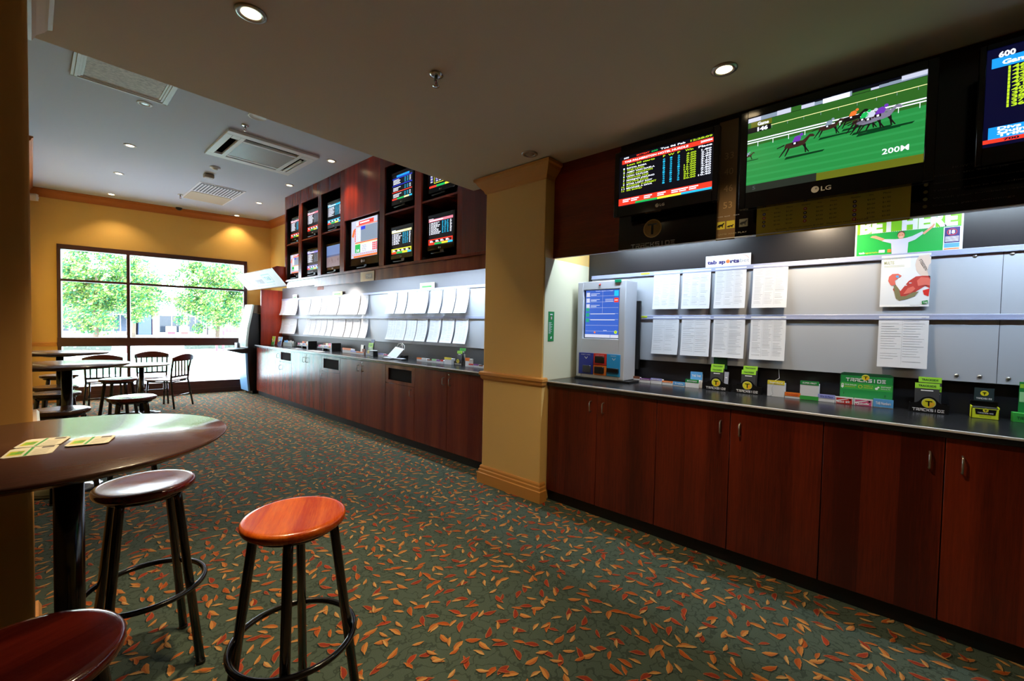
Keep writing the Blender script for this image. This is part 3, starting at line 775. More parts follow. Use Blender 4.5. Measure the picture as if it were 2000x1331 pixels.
# ------------------------------------------------------------------ screens
TVK = dict(black=emi('scr_black', (10, 12, 22), 1.0), red=emi('scr_red', (255, 60, 40), 1.2), white=emi('scr_white', (235, 240, 255), 1.6), yellow=emi('scr_yellow', (235, 235, 60), 1.3),
           lime=emi('scr_lime', (190, 225, 40), 1.2), cyan=emi('scr_cyan', (40, 190, 235), 1.2), green=emi('scr_green', (30, 190, 90), 1.1), blue=emi('scr_blue', (40, 60, 220), 1.2),
           pink=emi('scr_pink', (250, 130, 150), 1.3), sky=emi('scr_sky', (30, 150, 240), 1.3), cream=emi('scr_cream', (250, 245, 170), 1.4), lilac=emi('scr_lilac', (150, 140, 250), 1.3),
           orange=emi('scr_orange', (255, 120, 50), 1.1), grey=emi('scr_grey', (150, 168, 190), .9), pale=emi('scr_pale', (205, 210, 232), 1.1), navy=emi('scr_navy', (8, 10, 44), 1.0))
def teletext(m, w, h, head, foot, nums='cyan', rows=9, seed=0, body='black'):
    r = random.Random(seed); K = TVK
    m.rect2(0, 0, w, h, K[body], 0)
    m.rect2(0, h*.955, w*.2, h*.975, K['white'], 1)
    m.rect2(0, h*.86, w, h*.945, K[head], 1); m.rect2(w*.04, h*.885, w*.6, h*.92, K['white'], 2)
    for k in range(rows):
        v = h*(.80-k*.048)
        m.rect2(w*.03, v, w*.06, v+h*.026, K['white'], 1)
        x = w*.10
        while x < w*(.34+.12*r.random()):
            l_ = w*r.uniform(.04, .10); m.rect2(x, v, x+l_, v+h*.026, K['white'], 1); x += l_+w*.02
        for cx in (.56, .66, .76, .88):
            l_ = w*r.uniform(.04, .07); m.rect2(w*cx, v, w*cx+l_, v+h*.026, K[nums if cx < .8 else 'white'], 1)
    m.rect2(0, h*.12, w, h*.25, K[foot], 1); m.rect2(w*.03, h*.13, w*.95, h*.21, K[body], 2)
    for cx in (.06, .3, .5, .72): m.rect2(w*cx, h*.14, w*(cx+.14), h*.165, K['white'], 3); m.rect2(w*cx, h*.175, w*(cx+.1), h*.2, K['white'], 3)
    for a, c, col in ((0, .25, 'red'), (.25, .55, 'green'), (.55, .8, 'yellow'), (.8, 1, 'cyan')): m.rect2(w*a, h*.05, w*c, h*.115, K[col], 1)
def s_blue(m, w, h):
    K = TVK; m.rect2(0, 0, w, h, K['black'], 0); m.rect2(w*.22, h*.90, w*.85, h*.98, K['sky'], 1)
    r = random.Random(3)
    for a, c in ((.85, 'blue'), (.58, 'blue'), (.33, 'red')): m.rect2(0, h*a, w, h*(a+.03), K[c], 1)
    for k in range(14):
        v = h*(.80-k*.05)
        if any(abs(v/h-a) < .035 for a in (.58, .33)): continue
        m.rect2(w*.05, v, w*r.uniform(.3, .5), v+h*.022, K['white'], 1)
        for cx in (.62, .74, .86): m.rect2(w*cx, v, w*(cx+.06), v+h*.022, K['cyan' if cx < .8 else 'white'], 1)
    for a, c, col in ((0, .25, 'red'), (.25, .6, 'green'), (.6, .85, 'cream'), (.85, 1, 'cyan')): m.rect2(w*a, h*.05, w*c, h*.11, K[col], 1)
def s_grid(m, w, h):
    K = TVK; m.rect2(0, 0, w, h, K['black'], 0)
    for a in (.2, .55, .9): m.rect2(w*a, h*.18, w*a+w*.015, h*.96, K['yellow'], 1)
    m.rect2(w*.2, h*.17, w*.91, h*.19, K['yellow'], 1)
    for k in range(14):
        for cx in (.05, .27, .4, .62, .74): m.rect2(w*cx, h*(.23+k*.05), w*(cx+.09), h*(.255+k*.05), K['lilac' if k % 2 else 'white'], 1)
    for a, c, col in ((0, .3, 'red'), (.3, .65, 'green'), (.65, 1, 'yellow')): m.rect2(w*a, h*.04, w*c, h*.11, K[col], 1)
def s_sport(m, w, h):
    K = TVK; m.rect2(0, 0, w, h, K['pale'], 0); m.rect2(w*.3, h*.86, w*.86, h*.965, K['red'], 1); m.rect2(w*.34, h*.9, w*.7, h*.935, K['white'], 2); m.rect2(w*.2, h*.87, w*.28, h*.96, K['white'], 1)
    m.rect2(w*.2, h*.835, w, h*.855, K['orange'], 1); m.rect2(w*.38, h*.42, w*.98, h*.82, K['grey'], 1); m.rect2(w*.38, h*.73, w*.55, h*.82, K['blue'], 2)
    m.poly2([(w*.02, h*.60), (w*.1, h*.56), (w*.17, h*.82), (w*.08, h*.76)], K['orange'], 1)
    for k in range(8):
        m.rect2(w*.14, h*(.76-k*.045), w*.18, h*(.79-k*.045), K['red'], 2)
        for c in range(3): m.rect2(w*(.21+c*.055), h*(.76-k*.045), w*(.245+c*.055), h*(.79-k*.045), K['white'], 1); m.rect2(w*(.22+c*.055), h*(.765-k*.045), w*(.235+c*.055), h*(.78-k*.045), K['grey'], 2)
    m.rect2(w*.16, h*.385, w, h*.415, K['orange'], 1); m.rect2(w*.16, h*.355, w, h*.38, K['cream'], 1)
    m.rect2(w*.16, h*.14, w*.36, h*.36, K['green'], 2); m.text2('38', w*.2, h*.16, h*.07, K['white'], w*.12, 3)
    m.rect2(w*.38, h*.14, w*.8, h*.35, K['white'], 1)
    for k in range(4):
        m.rect2(w*.42, h*(.30-k*.045), w*.6, h*(.315-k*.045), K['grey'], 2)
        for c in range(3): m.rect2(w*(.82+c*.06), h*(.30-k*.05), w*(.865+c*.06), h*(.335-k*.05), K['red'], 1)
    for k in range(12): m.rect2(w*(.05+k*.078), h*.09, w*(.09+k*.078), h*.105, K['red'], 1)
    m.rect2(w*.1, h*.01, w, h*.06, K['orange'], 1)
def s_race(m, w, h):
    K = TVK; G1 = emi('turf', (48, 160, 78), .85); G2 = emi('turf_dark', (56, 118, 44), .8); G3 = emi('turf_light', (56, 170, 88), .85)
    HB = emi('horse_brown', (70, 44, 38), .8); HD = emi('horse_dark', (30, 26, 26), .8); HG = emi('horse_grey', (140, 136, 160), .9); SILK = emi('silk_purple', (120, 60, 190), 1.0); SH = emi('turf_shadow', (14, 74, 36), .7)
    m.rect2(0, 0, w, h, G1, 0); m.rect2(0, h*.62, w, h, G2, .5)
    for k in range(7): m.rect2(0, h*(.03+k*.085), w, h*(.055+k*.085), G3, .4)
    m.rect2(0, h*.93, w, h, K['black'], 1); r = random.Random(5); x = 0
    while x < w:
        l_ = w*r.uniform(.03, .12); m.rect2(x, h*.935, min(w, x+l_), h*r.uniform(.96, .998), r.choice((K['pale'], K['grey'], K['black'], G2)), 1.5); x += l_
    m.rect2(w*.47, h*.93, w*.62, h*.985, K['white'], 2); m.rect2(w*.88, h*.95, w, h*.998, K['pale'], 2)
    m.rect2(0, h*.835, w, h*.842, K['cream'], 2); m.rect2(0, h*.685, w, h*.70, K['white'], 2); m.rect2(0, h*.655, w, h*.668, K['white'], 2)
    for k in range(10): m.rect2(w*(.06+k*.1), h*.80, w*(.062+k*.1), h*.835, K['grey'], 2); m.rect2(w*(.07+k*.1), h*.60, w*(.073+k*.1), h*.655, K['white'], 2)
    def horse(cx, cy, s, body, silk):
        s *= .74
        P_ = lambda pts, c, L: m.poly2([(cx+a*s, cy+b_*s) for a, b_ in pts], c, L)
        P_([(-.05, -.075), (.14, -.07), (.15, -.06), (-.04, -.06)], SH, 2.5)
        P_([(-.052, -.002), (-.045, .018), (.0, .022), (.04, .02), (.058, .03), (.066, .025), (.05, -.005), (.02, -.012), (-.02, -.014)], body, 3)
        P_([(.04, .018), (.075, .048), (.09, .045), (.1, .034), (.095, .028), (.076, .032), (.055, .002)], body, 3.2)
        P_([(-.052, .01), (-.09, .0), (-.092, .005), (-.05, .018)], HD, 3.1)
        for a, c in ((-.045, -.08), (-.03, -.05), (.035, .07), (.045, .055)): P_([(a, 0), (a+.012, -.002), (c+.006, -.055), (c, -.055)], HD, 2.9)
        P_([(-.012, .02), (.0, .05), (.02, .055), (.034, .04), (.026, .02)], silk, 3.6); m.disc2(cx+.034*s, cy+.056*s, .009*s, silk, 3.8)
        P_([(-.012, .004), (.014, .004), (.014, .02), (-.012, .02)], HD, 3.7); m.rect2(cx-.004*s, cy+.007*s, cx+.006*s, cy+.017*s, K['white'], 3.9)
    horse(w*.31, h*.50, 1.15, HB, SILK); horse(w*.50, h*.62, .9, HB, K['grey']); horse(w*.63, h*.66, .9, HD, K['orange']); horse(w*.69, h*.60, 1.0, HB, K['green'])
    horse(w*.72, h*.585, 1.1, HG, K['pale']); horse(w*.77, h*.60, 1.15, HG, SILK); horse(w*.0, h*.49, .5, HB, K['grey'])
    m.rect2(w*.02, h*.86, w*.16, h*.93, OLIVE_E, 4); m.rect2(w*0, h*.79, w*.155, h*.86, K['black'], 4)
    m.text2('Game', w*.065, h*.872, h*.045, K['white'], w*.075, 5, bold=.03); m.text2('146', w*.065, h*.80, h*.048, K['white'], w*.07, 5, bold=.05)
    m.text2('200M', w*.80, h*.17, h*.062, K['white'], w*.13, 5, bold=.015)
    m.rect2(0, -.0, w, h*.095, OLIVE_E, 4); m.rect2(0, 0, w*.45, h*.1, emi('bar_dim', (44, 52, 44), .8), 4.2); m.text2('5', w*.045, h*.03, h*.05, emi('faint5', (90, 100, 96), .8), w*.02, 5)
OLIVE_E = emi('scr_olive', (112, 118, 30), .9)
def s_odds(m, w, h):
    K = TVK; m.rect2(0, 0, w, h, K['black'], 0)
    m.rect2(w*.03, h*.845, w, h*.925, K['red'], 1)
    m.text2('600', w*.05, h*.945, h*.03, K['white'], w*.06, 2, bold=.03); m.text2('SKYTEXT', w*.2, h*.945, h*.03, K['red'], w*.15, 2, bold=.03); m.text2('600', w*.37, h*.945, h*.03, K['green'], w*.07, 2, bold=.03)
    m.text2('Tue 06 Feb', w*.47, h*.945, h*.032, K['white'], w*.26, 2, bold=.03); m.text2('12:28:09', w*.78, h*.945, h*.032, K['lime'], w*.21, 2, bold=.03)
    m.text2('TAB PALMERSTON HOTEL HURDLE', w*.06, h*.866, h*.035, K['white'], w*.70, 2, bold=.03); m.text2('2000M', w*.88, h*.875, h*.035, K['white'], w*.11, 2, bold=.03)
    m.text2('Last 20 starts', w*.09, h*.795, h*.033, K['lime'], w*.32, 2, bold=.03); m.text2('F  W  P', w*.50, h*.795, h*.033, K['lime'], w*.18, 2, bold=.03); m.text2('Win', w*.73, h*.795, h*.035, K['lime'], w*.08, 2, bold=.03); m.text2('Place', w*.86, h*.795, h*.035, K['white'], w*.13, 2, bold=.03)
    nm = ['ROYAL ROSA', 'THE LEVEL', 'ABBY VAN DAZLA', 'LADY KINGSTON', 'LEAN TAYLOR', 'ANOTHER ONE', 'MARIJAN JAKUNO', 'NATIVE JADE', 'STAR LADY ROY', 'REGENT SUPERJET', 'BRONZE A DIVA', 'SIR BOND']
    wn = ['4.00', '5.50', '6.00', '8.00', '9.50', '11.00', '12.00', '16.00', '21.00', '26.00', '31.00', '50.00']; pl = ['1.80', '2.10', '2.40', '2.80', '3.10', '3.50', '3.90', '4.60', '5.80', '7.20', '8.60', '10.40']
    for k in range(12):
        v = h*(.735-k*.0395); c = K['white'] if k % 2 == 0 else K['lime']; H_ = h*.028
        m.text2(str(k+1), w*.065, v, H_, c, w*(.018 if k < 9 else .035), 2, 'r', .03); m.text2(nm[k], w*.09, v, H_, c, w*.023*len(nm[k]), 2, bold=.03)
        for cx, d in ((.50, '0120131024'[k % 10]), (.575, '1023300100'[k % 10]), (.655, '2000310347'[k % 10])): m.text2(d, w*cx, v, H_, K['cyan'], w*.024, 2, bold=.03)
        m.text2(wn[k], w*.84, v, H_, K['lime'], w*.024*len(wn[k]), 2, 'r', .03); m.text2(pl[k], w*.985, v, H_, K['white'], w*.024*len(pl[k]), 2, 'r', .03)
    m.rect2(0, h*.06, w, h*.165, K['red'], 1)
    for cx in (.05, .15, .3, .45, .6, .68, .78): m.rect2(w*cx, h*.125, w*(cx+.09), h*.145, K['white'], 2); m.rect2(w*cx, h*.09, w*(cx+.07), h*.11, K['white'], 2)
    for a, c, col in ((0, .2, 'red'), (.2, .45, 'green'), (.45, .7, 'yellow'), (.7, 1, 'cyan')): m.rect2(w*a, h*.03, w*c, h*.068, K[col], 1.5)
def s_games(m, w, h):
    K = TVK; m.rect2(0, 0, w, h, K['navy'], 0)
    m.text2('600', w*.045, h*.90, h*.055, K['white'], w*.065, 3, bold=.04); m.rect2(w*.02, h*.80, w*.98, h*.90, K['sky'], 1)
    m.text2('Game', w*.06, h*.822, h*.045, K['white'], w*.12, 3, bold=.04)
    for k, s_ in enumerate(('146', '145', '144', '143', '142', '141', '140', '139', '138', '137', '136')): m.text2(s_, w*.085, h*(.76-k*.038), h*.032, K['lime'], w*.068, 2, bold=.04)
    for k in range(11): m.text2('12  5  7', w*.4, h*(.76-k*.038), h*.032, K['white'], w*.3, 2, bold=.04)
    m.rect2(w*.02, h*.08, w*.98, h*.20, K['sky'], 1); m.text2('Divs', w*.055, h*.165, h*.03, K['white'], w*.09, 3, bold=.04); m.text2('Quinella', w*.055, h*.13, h*.03, K['white'], w*.18, 3, bold=.04); m.text2('Trifecta', w*.055, h*.095, h*.03, K['white'], w*.18, 3, bold=.04)
    m.rect2(0, h*.04, w, h*.08, K['red'], 1.5); m.text2('700', w*.08, h*.048, h*.025, K['navy'], w*.06, 3, bold=.04)
def television(x, y, z, w, h, label, draw, bez=.03, chin=.05, th=.07, tilt=0.0, stand=False, group=None, logo=True):
    """x,y,z: lower left corner of the lit screen as seen; screen faces -x"""
    t = thing('television', label, 'television', (x, y-w/2, z), RW, group)
    rt = Matrix.Rotation(tilt, 4, 'X')
    def T(m):
        bmesh.ops.transform(m.bm, matrix=rt, verts=m.bm.verts)
        return m
    m = MB()
    # frame round the screen
    W, x0, x1 = w, -w/2-bez, w/2+bez
    m.box(x0, -w/2, -.006, .03, -chin, h+bez, GLOSSB, .003, 1); m.box(w/2, x1, -.006, .03, -chin, h+bez, GLOSSB, .003, 1)
    m.box(-w/2, w/2, -.006, .03, h, h+bez, GLOSSB); m.box(-w/2, w/2, -.006, .03, -chin, 0, GLOSSB)
    T(m).obj('bezel', t)
    m = MB(); m.box(x0+.01, x1-.01, .03, th, -chin+.01, h+bez-.01, BLKP, .008, 2); T(m).obj('rear_housing', t)
    m = MB(lambda u, v, L: (u-w/2, -L*.6, v)); draw(m, w, h); T(m).obj('screen', t)
    if logo:
        m = MB(lambda u, v, L: (u, -.0062-L, v)); LG = mat('logo_silver', (190, 186, 176), .3); cy = -chin*.5; q = chin*.16
        m.disc2(-.022*q/.008, cy, q*1.2, LG, .5, seg=16); m.disc2(-.022*q/.008+q*.3, cy+q*.3, q*.35, mat('logo_dot', (120, 116, 110), .4), 1, seg=8)
        m.text2('LG', -.008*q/.008, cy-q*.8, q*1.6, LG, q*3.0, .5, bold=.02); T(m).obj('badge', t)
    if stand:
        m = MB(); m.box(-.11, .11, -.04, .10, -chin-.045, -chin-.033, BLKP, .004, 2); m.box(-.03, .03, .02, .05, -chin-.033, -chin+.02, BLKP); m.obj('stand', t)
    else:
        m = MB(); m.box(-.12, .12, th-.01, th+.012, h*.25, h*.8, BLKP); m.box(-.05, .05, th, 2.7875-x, h*.4, h*.6, BLKM); m.obj('wall_bracket', t)
    return t
television(2.64, 1.397, 2.225, .595, .335, 'black wall television on the near bulkhead showing a race odds list', s_odds, .034, .062, .07)
television(2.60, .612, 2.162, .70, .403, 'largest black television on the near bulkhead, showing a horse race on turf', s_race, .036, .085, .08)
television(2.60, -.262, 2.175, .70, .395, 'black wall television cut by the right edge, blue bars and a yellow number list', s_games, .02, .07, .08)

# ------------------------------------------------------------------ screen cabinet over the far counter
XC = 2.83
t = thing('screen_cabinet', 'tall cherry timber cabinet of open bays full of televisions above the far counter', 'cabinet', (XC, 7.64, 0), RW)
def L_(y): return 7.64-y
INSIDE = mat('bay_black', (12, 10, 10), .6)
D = XW-XC-.002
m = MB(); m.box(0, L_(3.045), .50, D, 2.12, 3.5-.001, INSIDE); m.obj('back_panel', t)
divs = [(7.64, 7.60), (7.09, 6.98), (6.40, 6.295), (5.71, 5.59), (4.71, 4.60), (3.99, 3.87), (3.27, 3.196)]
for k, (a, c) in enumerate(divs):
    zt = 3.499
    m = MB(); m.box(L_(a), L_(c), 0, .02, 2.12, zt, WOODF if k not in (5,) else WOODR); m.box(L_(a)+.004, L_(c)-.004, .02, .50, 2.12, zt-.01, INSIDE); m.obj('divider', t)
m = MB(); m.box(0, L_(2.72), 0, D, 2.088, 2.12, WOODF, .002, 1); m.obj('base_board', t)
cells = [(7.60, 7.09), (6.98, 6.40), (6.295, 5.71), (4.60, 3.99), (3.87, 3.27)]
for k, (a, c) in enumerate(cells):
    m = MB(); m.box(L_(a), L_(c), .008, .50, 2.685+.012*k, 2.705+.012*k, WOODF); m.obj('shelf', t)
    m = MB(); m.box(L_(a), L_(c), 0, .02, 3.29, 3.499, WOODF); m.obj('top_rail', t)
m = MB(); m.box(L_(5.59), L_(4.71), 0, .02, 2.80, 3.499, WOODR); m.obj('front_panel', t)
m = MB(); m.box(L_(3.196), L_(3.046), 0, .02, 2.12, 3.499, WOOD); m.box(L_(3.046), L_(2.72), 0, .02, 2.12, 2.708, WOOD); m.box(L_(3.196)+.001, L_(2.72), .02, .04, 2.12, 2.70, WOOD); m.obj('side_panel', t)
m = MB(); m.box(L_(6.55), L_(2.72), .02, .045, 1.955, 2.088, WOODF, .002, 1); m.obj('valance', t)
m = MB(); m.box(0.01, L_(6.55), .03, .05, 1.99, 2.088, STEEL, .002, 1); m.obj('metal_valance', t)
m = MB(lambda u, v, L: (u, .012-L, v)); m.box(L_(5.17), L_(4.84), .012, .02, 1.957, 2.078, mat('brass_plate', (150, 128, 88), .35, metal=.5)); m.rect2(L_(5.04), 1.985, L_(4.88), 2.05, mat('plate_grey', (120, 112, 90), .4), 1); m.text2('TAB', L_(5.02), 1.998, .035, mat('plate_light', (186, 176, 140), .4), .11, 2, bold=.03); m.obj('plate', t)
SX = 2.885
def tcell(y, z, label, draw, w=.405, h=.305):
    return television(SX, y, z, w, h, label, draw, .03, .045, .06, stand=True, group='televisions in the screen cabinet')
# y = left edge of the lit screen
tcell(7.535, 2.80, 'television with a pink banner in the upper bay farthest from the pillar', lambda m, w, h: teletext(m, w, h, 'pink', 'red', seed=1))
tcell(7.545, 2.225, 'television showing a pale sports page in the lower bay farthest from the pillar', s_sport)
tcell(6.885, 2.825, 'television with a pink banner in the second upper bay from the window end', lambda m, w, h: teletext(m, w, h, 'pink', 'red', 'grey', seed=2))
tcell(6.885, 2.225, 'television with a lilac banner in the second lower bay from the window end', lambda m, w, h: teletext(m, w, h, 'lilac', 'lilac', 'grey', seed=3))
tcell(6.20, 2.83, 'television with a bright cyan banner in the third upper bay', lambda m, w, h: teletext(m, w, h, 'cyan', 'cyan', seed=4))
def s_beach(m, w, h):
    m.rect2(0, 0, w, h, emi('beach_sand', (160, 140, 146), .8), 0); m.rect2(0, h*.55, w, h, emi('beach_sky', (120, 150, 206), .9), .5); m.rect2(0, h*.48, w, h*.56, emi('beach_hill', (96, 112, 160), .8), .8)
    r = random.Random(2)
    for k in range(22): x = w*r.uniform(.1, .9); v = h*r.uniform(.12, .3); m.rect2(x, v, x+w*.012, v+h*r.uniform(.06, .14), emi('beach_fig', (120, 96, 104), .8), 1)
tcell(6.225, 2.225, 'television showing a hazy beach view in the third lower bay', s_beach)
television(SX, 5.50, 2.285, .66, .495, 'large television showing a white and red sports page in the middle bay', s_sport, .04, .10, .08, stand=True)
tcell(4.52, 2.875, 'television with blue and red bands in the upper bay beside the timber panel', s_blue)
tcell(4.52, 2.235, 'television with a cream banner in the lower bay beside the timber panel', lambda m, w, h: teletext(m, w, h, 'cream', 'yellow', seed=6))
tcell(3.80, 2.88, 'television with a yellow grid in the upper bay nearest the pillar', s_grid)
tcell(3.80, 2.262, 'television with a pink banner in the lower bay nearest the pillar', lambda m, w, h: teletext(m, w, h, 'pink', 'red', seed=8))

# slanted canopy sign at the end of the cabinet
LIGHTW = mat('canopy_white', (236, 222, 232), .4)
t = thing('canopy_sign', 'white slanted canopy sign with curved black underline above the far end of the counter', 'sign', (0, 9.62, 0), RW)
cs = [(2.87, 2.035), (2.64, 2.30), (2.70, 2.33), (XW-.003, 2.33), (XW-.003, 2.12), (2.90, 2.12), (2.90, 2.035)]
m = MB(); m.prism([(p[0], p[1]) for p in cs], 0, .02, 1.96, LIGHTW); m.obj('body', t, fixn=True)
m = MB(); m.prism([(2.869, 2.030), (2.63, 2.305), (2.71, 2.345), (XW-.003, 2.345), (XW-.003, 2.11), (2.91, 2.11), (2.91, 2.03)], 0, 1.96, 1.975, WOODR); m.obj('end_cheek', t, fixn=True)
sl = Vector((-.23, 0, .265)).normalized(); nr = Vector((-.265, 0, -.23)).normalized()
m = MB(lambda u, v, L: (u, 2.87 + sl.x*v + nr.x*L*1.5, 2.035 + sl.z*v + nr.z*L*1.5))
pts = [(.34, .27), (.38, .20), (.46, .12), (.60, .065), (.74, .05)]
for (a, b_), (c, d_) in zip(pts, pts[1:]): m.poly2([(a, b_), (a+.03, b_+.0), (c+.02, d_+.012), (c, d_)], BLKP, 1)
m.rect2(.74, .05, 1.55, .058, BLKP, 1)
TEAL = mat('sign_teal', (150, 196, 210), .5)
m.rect2(1.25, .10, 1.62, .27, TEAL, 1); m.rect2(1.262, .112, 1.608, .258, LIGHTW, 1.5); m.text2('TAB', 1.30, .15, .07, TEAL, .26, 2, bold=.05); m.text2('SPORTS', .80, .10, .09, mat('sign_pink', (206, 190, 214), .5), .36, 2, bold=.03)
m.obj('face_print', t)

# ------------------------------------------------------------------ betting machine on the near worktop
t = thing('betting_machine', 'silver countertop betting machine with a blue touch screen beside the right pillar', 'betting machine', (3.075, 1.985, ZC), RW)
mw = .44
m = MB(); m.box(-.012, mw+.05, .0, .235, 0, .016, BLKP, .004, 2); m.obj('base_plate', t)
m = MB()
# silver shell: rounded body with a recessed opening for the screen
prof = [(0, .016), (0, .80), (.018, .818), (.16, .818), (.185, .80), (.185, .24), (.205, .20), (.205, .016)]
def shell(x0, x1): m.prism(prof, 0, x0, x1, GREYM)
m.box(0, .055, 0, .20, .016, .815, GREYM, .010, 3); m.box(mw-.055, mw, 0, .20, .016, .815, GREYM, .010, 3)
m.box(.04, mw-.04, .0015, .20, .745, .815, GREYM, .006, 2); m.box(.04, mw-.04, .0015, .20, .22, .345, GREYM, .004, 2); m.box(.04, mw-.04, .0015, .20, .016, .048, GREYM, .004, 2)
m.box(.04, mw-.04, .03, .19, .04, .76, mat('machine_inner', (60, 62, 70), .5))
m.obj('housing', t)
m = MB(); m.box(.01, mw+.03, .20, .225, .10, .66, BLKP, .005, 2); m.obj('rear_housing', t)
m = MB(lambda u, v, L: (u, .022-L, v)); K = TVK
SB = emi('touch_blue', (66, 110, 216), .9)
m.box(.052, mw-.052, .023, .032, .34, .752, mat('screen_surround', (40, 52, 66), .4))
m.rect2(.066, .352, mw-.066, .742, SB, 0)
m.rect2(.066, .352, mw-.066, .378, K['pale'], 1); m.rect2(.30, .352, .303, .378, SB, 2)
for k in range(3): m.rect2(.074, .69-k*.048, .106, .725-k*.048, K['pale'], 1); m.rect2(.115, .712-k*.048, .20, .716-k*.048, K['pale'], 1); m.rect2(.115, .702-k*.048, .17, .705-k*.048, K['white'], 1)
for k in range(3): m.rect2(.072, .50+k*.045-.02, .104, .53+k*.045-.02, emi('touch_green', (40, 170, 140), .9), 1)
for k in range(7): m.rect2(.072, .405+k*.048, mw-.072, .4065+k*.048, K['pale'], .8)
m.rect2(.225, .55, .2262, .735, K['pale'], 1)
m.rect2(mw-.11, .69, mw-.072, .735, K['cyan'], 1); m.rect2(mw-.11, .64, mw-.072, .675, K['red'], 1); m.rect2(mw-.105, .655, mw-.078, .66, K['white'], 2)
for k in range(3): m.rect2(.25, .665-k*.009, mw-.118, .668-k*.009, K['pale'], 1)
for q in (.545, .495): m.rect2(.115, q, mw-.10, q+.006, K['pale'], 1)
m.disc2(mw-.09, .40, .013, K['lime'], 2); m.rect2(mw-.097, .401, mw-.083, .404, K['black'], 3); m.rect2(mw-.0915, .392, mw-.0885, .402, K['black'], 3)
m.text2('Touch a button to begin', .16, .732, .006, K['white'], .16, 2); m.text2('Sports', .24, .41, .007, K['white'], .03, 2)
m.disc2(.16, .395, .008, K['orange'], 2); m.obj('touch_screen', t)
m = MB(lambda u, v, L: (u, .0005-L, v))
pz0, pz1 = .046, .222
for a, c, col in ((.028, .166, DBLUE), (.292, .41, CYANP)): m.box(a, c, -.004, .004, pz0, pz1, col, .001, 1)
m.box(.17, .288, -.004, .004, .13, pz1, REDP, .001, 1); m.box(.17, .288, -.004, .004, pz0, .126, ORNG, .001, 1)
m.mp = lambda u, v, L: (u, -.004-L, v)
m.text2('INSERT CARD', .05, .205, .007, WHITE, .09, 1); m.text2('INSERT NOTE', .19, .205, .007, WHITE, .075, 1); m.text2('TICKETS', .325, .205, .007, WHITE, .05, 1)
for u in (.10, .355): m.poly2([(u-.016, .19), (u-.013, .193), (u, .178), (u+.013, .193), (u+.016, .19), (u, .172)], WHITE, 1)
m.obj('slot_panel', t)
m = MB(); m.box(.075, .15, -.02, 0, .06, .12, mat('slot_grey', (70, 72, 80), .3, metal=.5), .003, 1); m.box(.185, .27, -.012, 0, .145, .20, BLKP, .003, 1); m.box(.185, .27, -.018, 0, .062, .115, BLKP, .003, 1); m.box(.30, .40, -.022, 0, .078, .112, BLKP, .003, 1); m.obj('slots', t)
m = MB(); m.box(.345, .40, -.008, .02, .795, .818, mat('lamp_green', (10, 110, 80), .3, emit=(10, 130, 90), es=.4), .003, 1); m.lathe([(.009, 0), (.006, .006), (.001, .008)], REDP, c=(0, 0, 0), seg=14)
for v in m.bm.verts:
    if v.co.z < .05: v.co = Vector((.21+v.co.x, -.001-v.co.z, .785+v.co.y))
m.obj('signal_lamps', t)

# ------------------------------------------------------------------ things on the near worktop
def slip_box(y, w, h, d, cols, label, x=3.25, z=ZC, text=None, group=None, yaw=0.0, body=PAPER, band=None, stripe=None):
    """small open box of betting slips; cols=(band colour, text colour)"""
    t = thing('slip_box', label, 'slip box', (x, y, z), RW+yaw, group)
    m = MB(); m.box(0, w, 0, d, 0, h*.86, body, .001, 1); m.obj('carton', t)
    bh = band or h*.4
    m = MB(lambda u, v, L: (u, -L, v))
    m.box(.002, w-.002, .002, .008, h*.5, h, cols[0]); m.rect2(.0, h-bh, w, h, cols[0], 1)
    if text: m.text2(text, w*.5, h-bh*.5-min(bh*.42, .016)*.5, min(bh*.42, .016), cols[1], w*.75, 2.5, 'c', .02)
    if stripe: m.rect2(.001, .002, w-.001, h*.22, stripe, 1.5)
    m.obj('slips', t)
    return t
G1 = 'betting slip boxes along the near pinboard'
slip_box(1.545, .055, .045, .03, (mat('brown_print', (120, 70, 50), .6), WHITE), 'small brown edged slip box touching the betting machine', group=G1)
slip_box(1.487, .086, .036, .04, (PURP, WHITE), 'purple banded slip box beside the betting machine', group=G1, text='Place')
slip_box(1.398, .090, .044, .04, (LAVP, WHITE), 'lavender slip box with white lettering, left of the first orange one', group=G1, text='Each Way')
slip_box(1.305, .082, .032, .04, (ORNG, WHITE), 'orange banded slip box left of the sky blue one', group=G1, text='Running Double')
slip_box(1.220, .088, .034, .04, (BLUEP, WHITE), 'sky blue slip box between the first orange and the green banded boxes', group=G1, text='Treble', band=.026)
slip_box(1.128, .096, .062, .05, (GREEN, WHITE), 'green banded white slip box beside the two leaflet holders', group=G1, text='BOXED', band=.024)
slip_box(1.110, .086, .116, .012, (BLUEP, WHITE), 'tall light blue slip pack behind the green banded box', x=3.302, group=G1, text='THE TAB', band=.058)
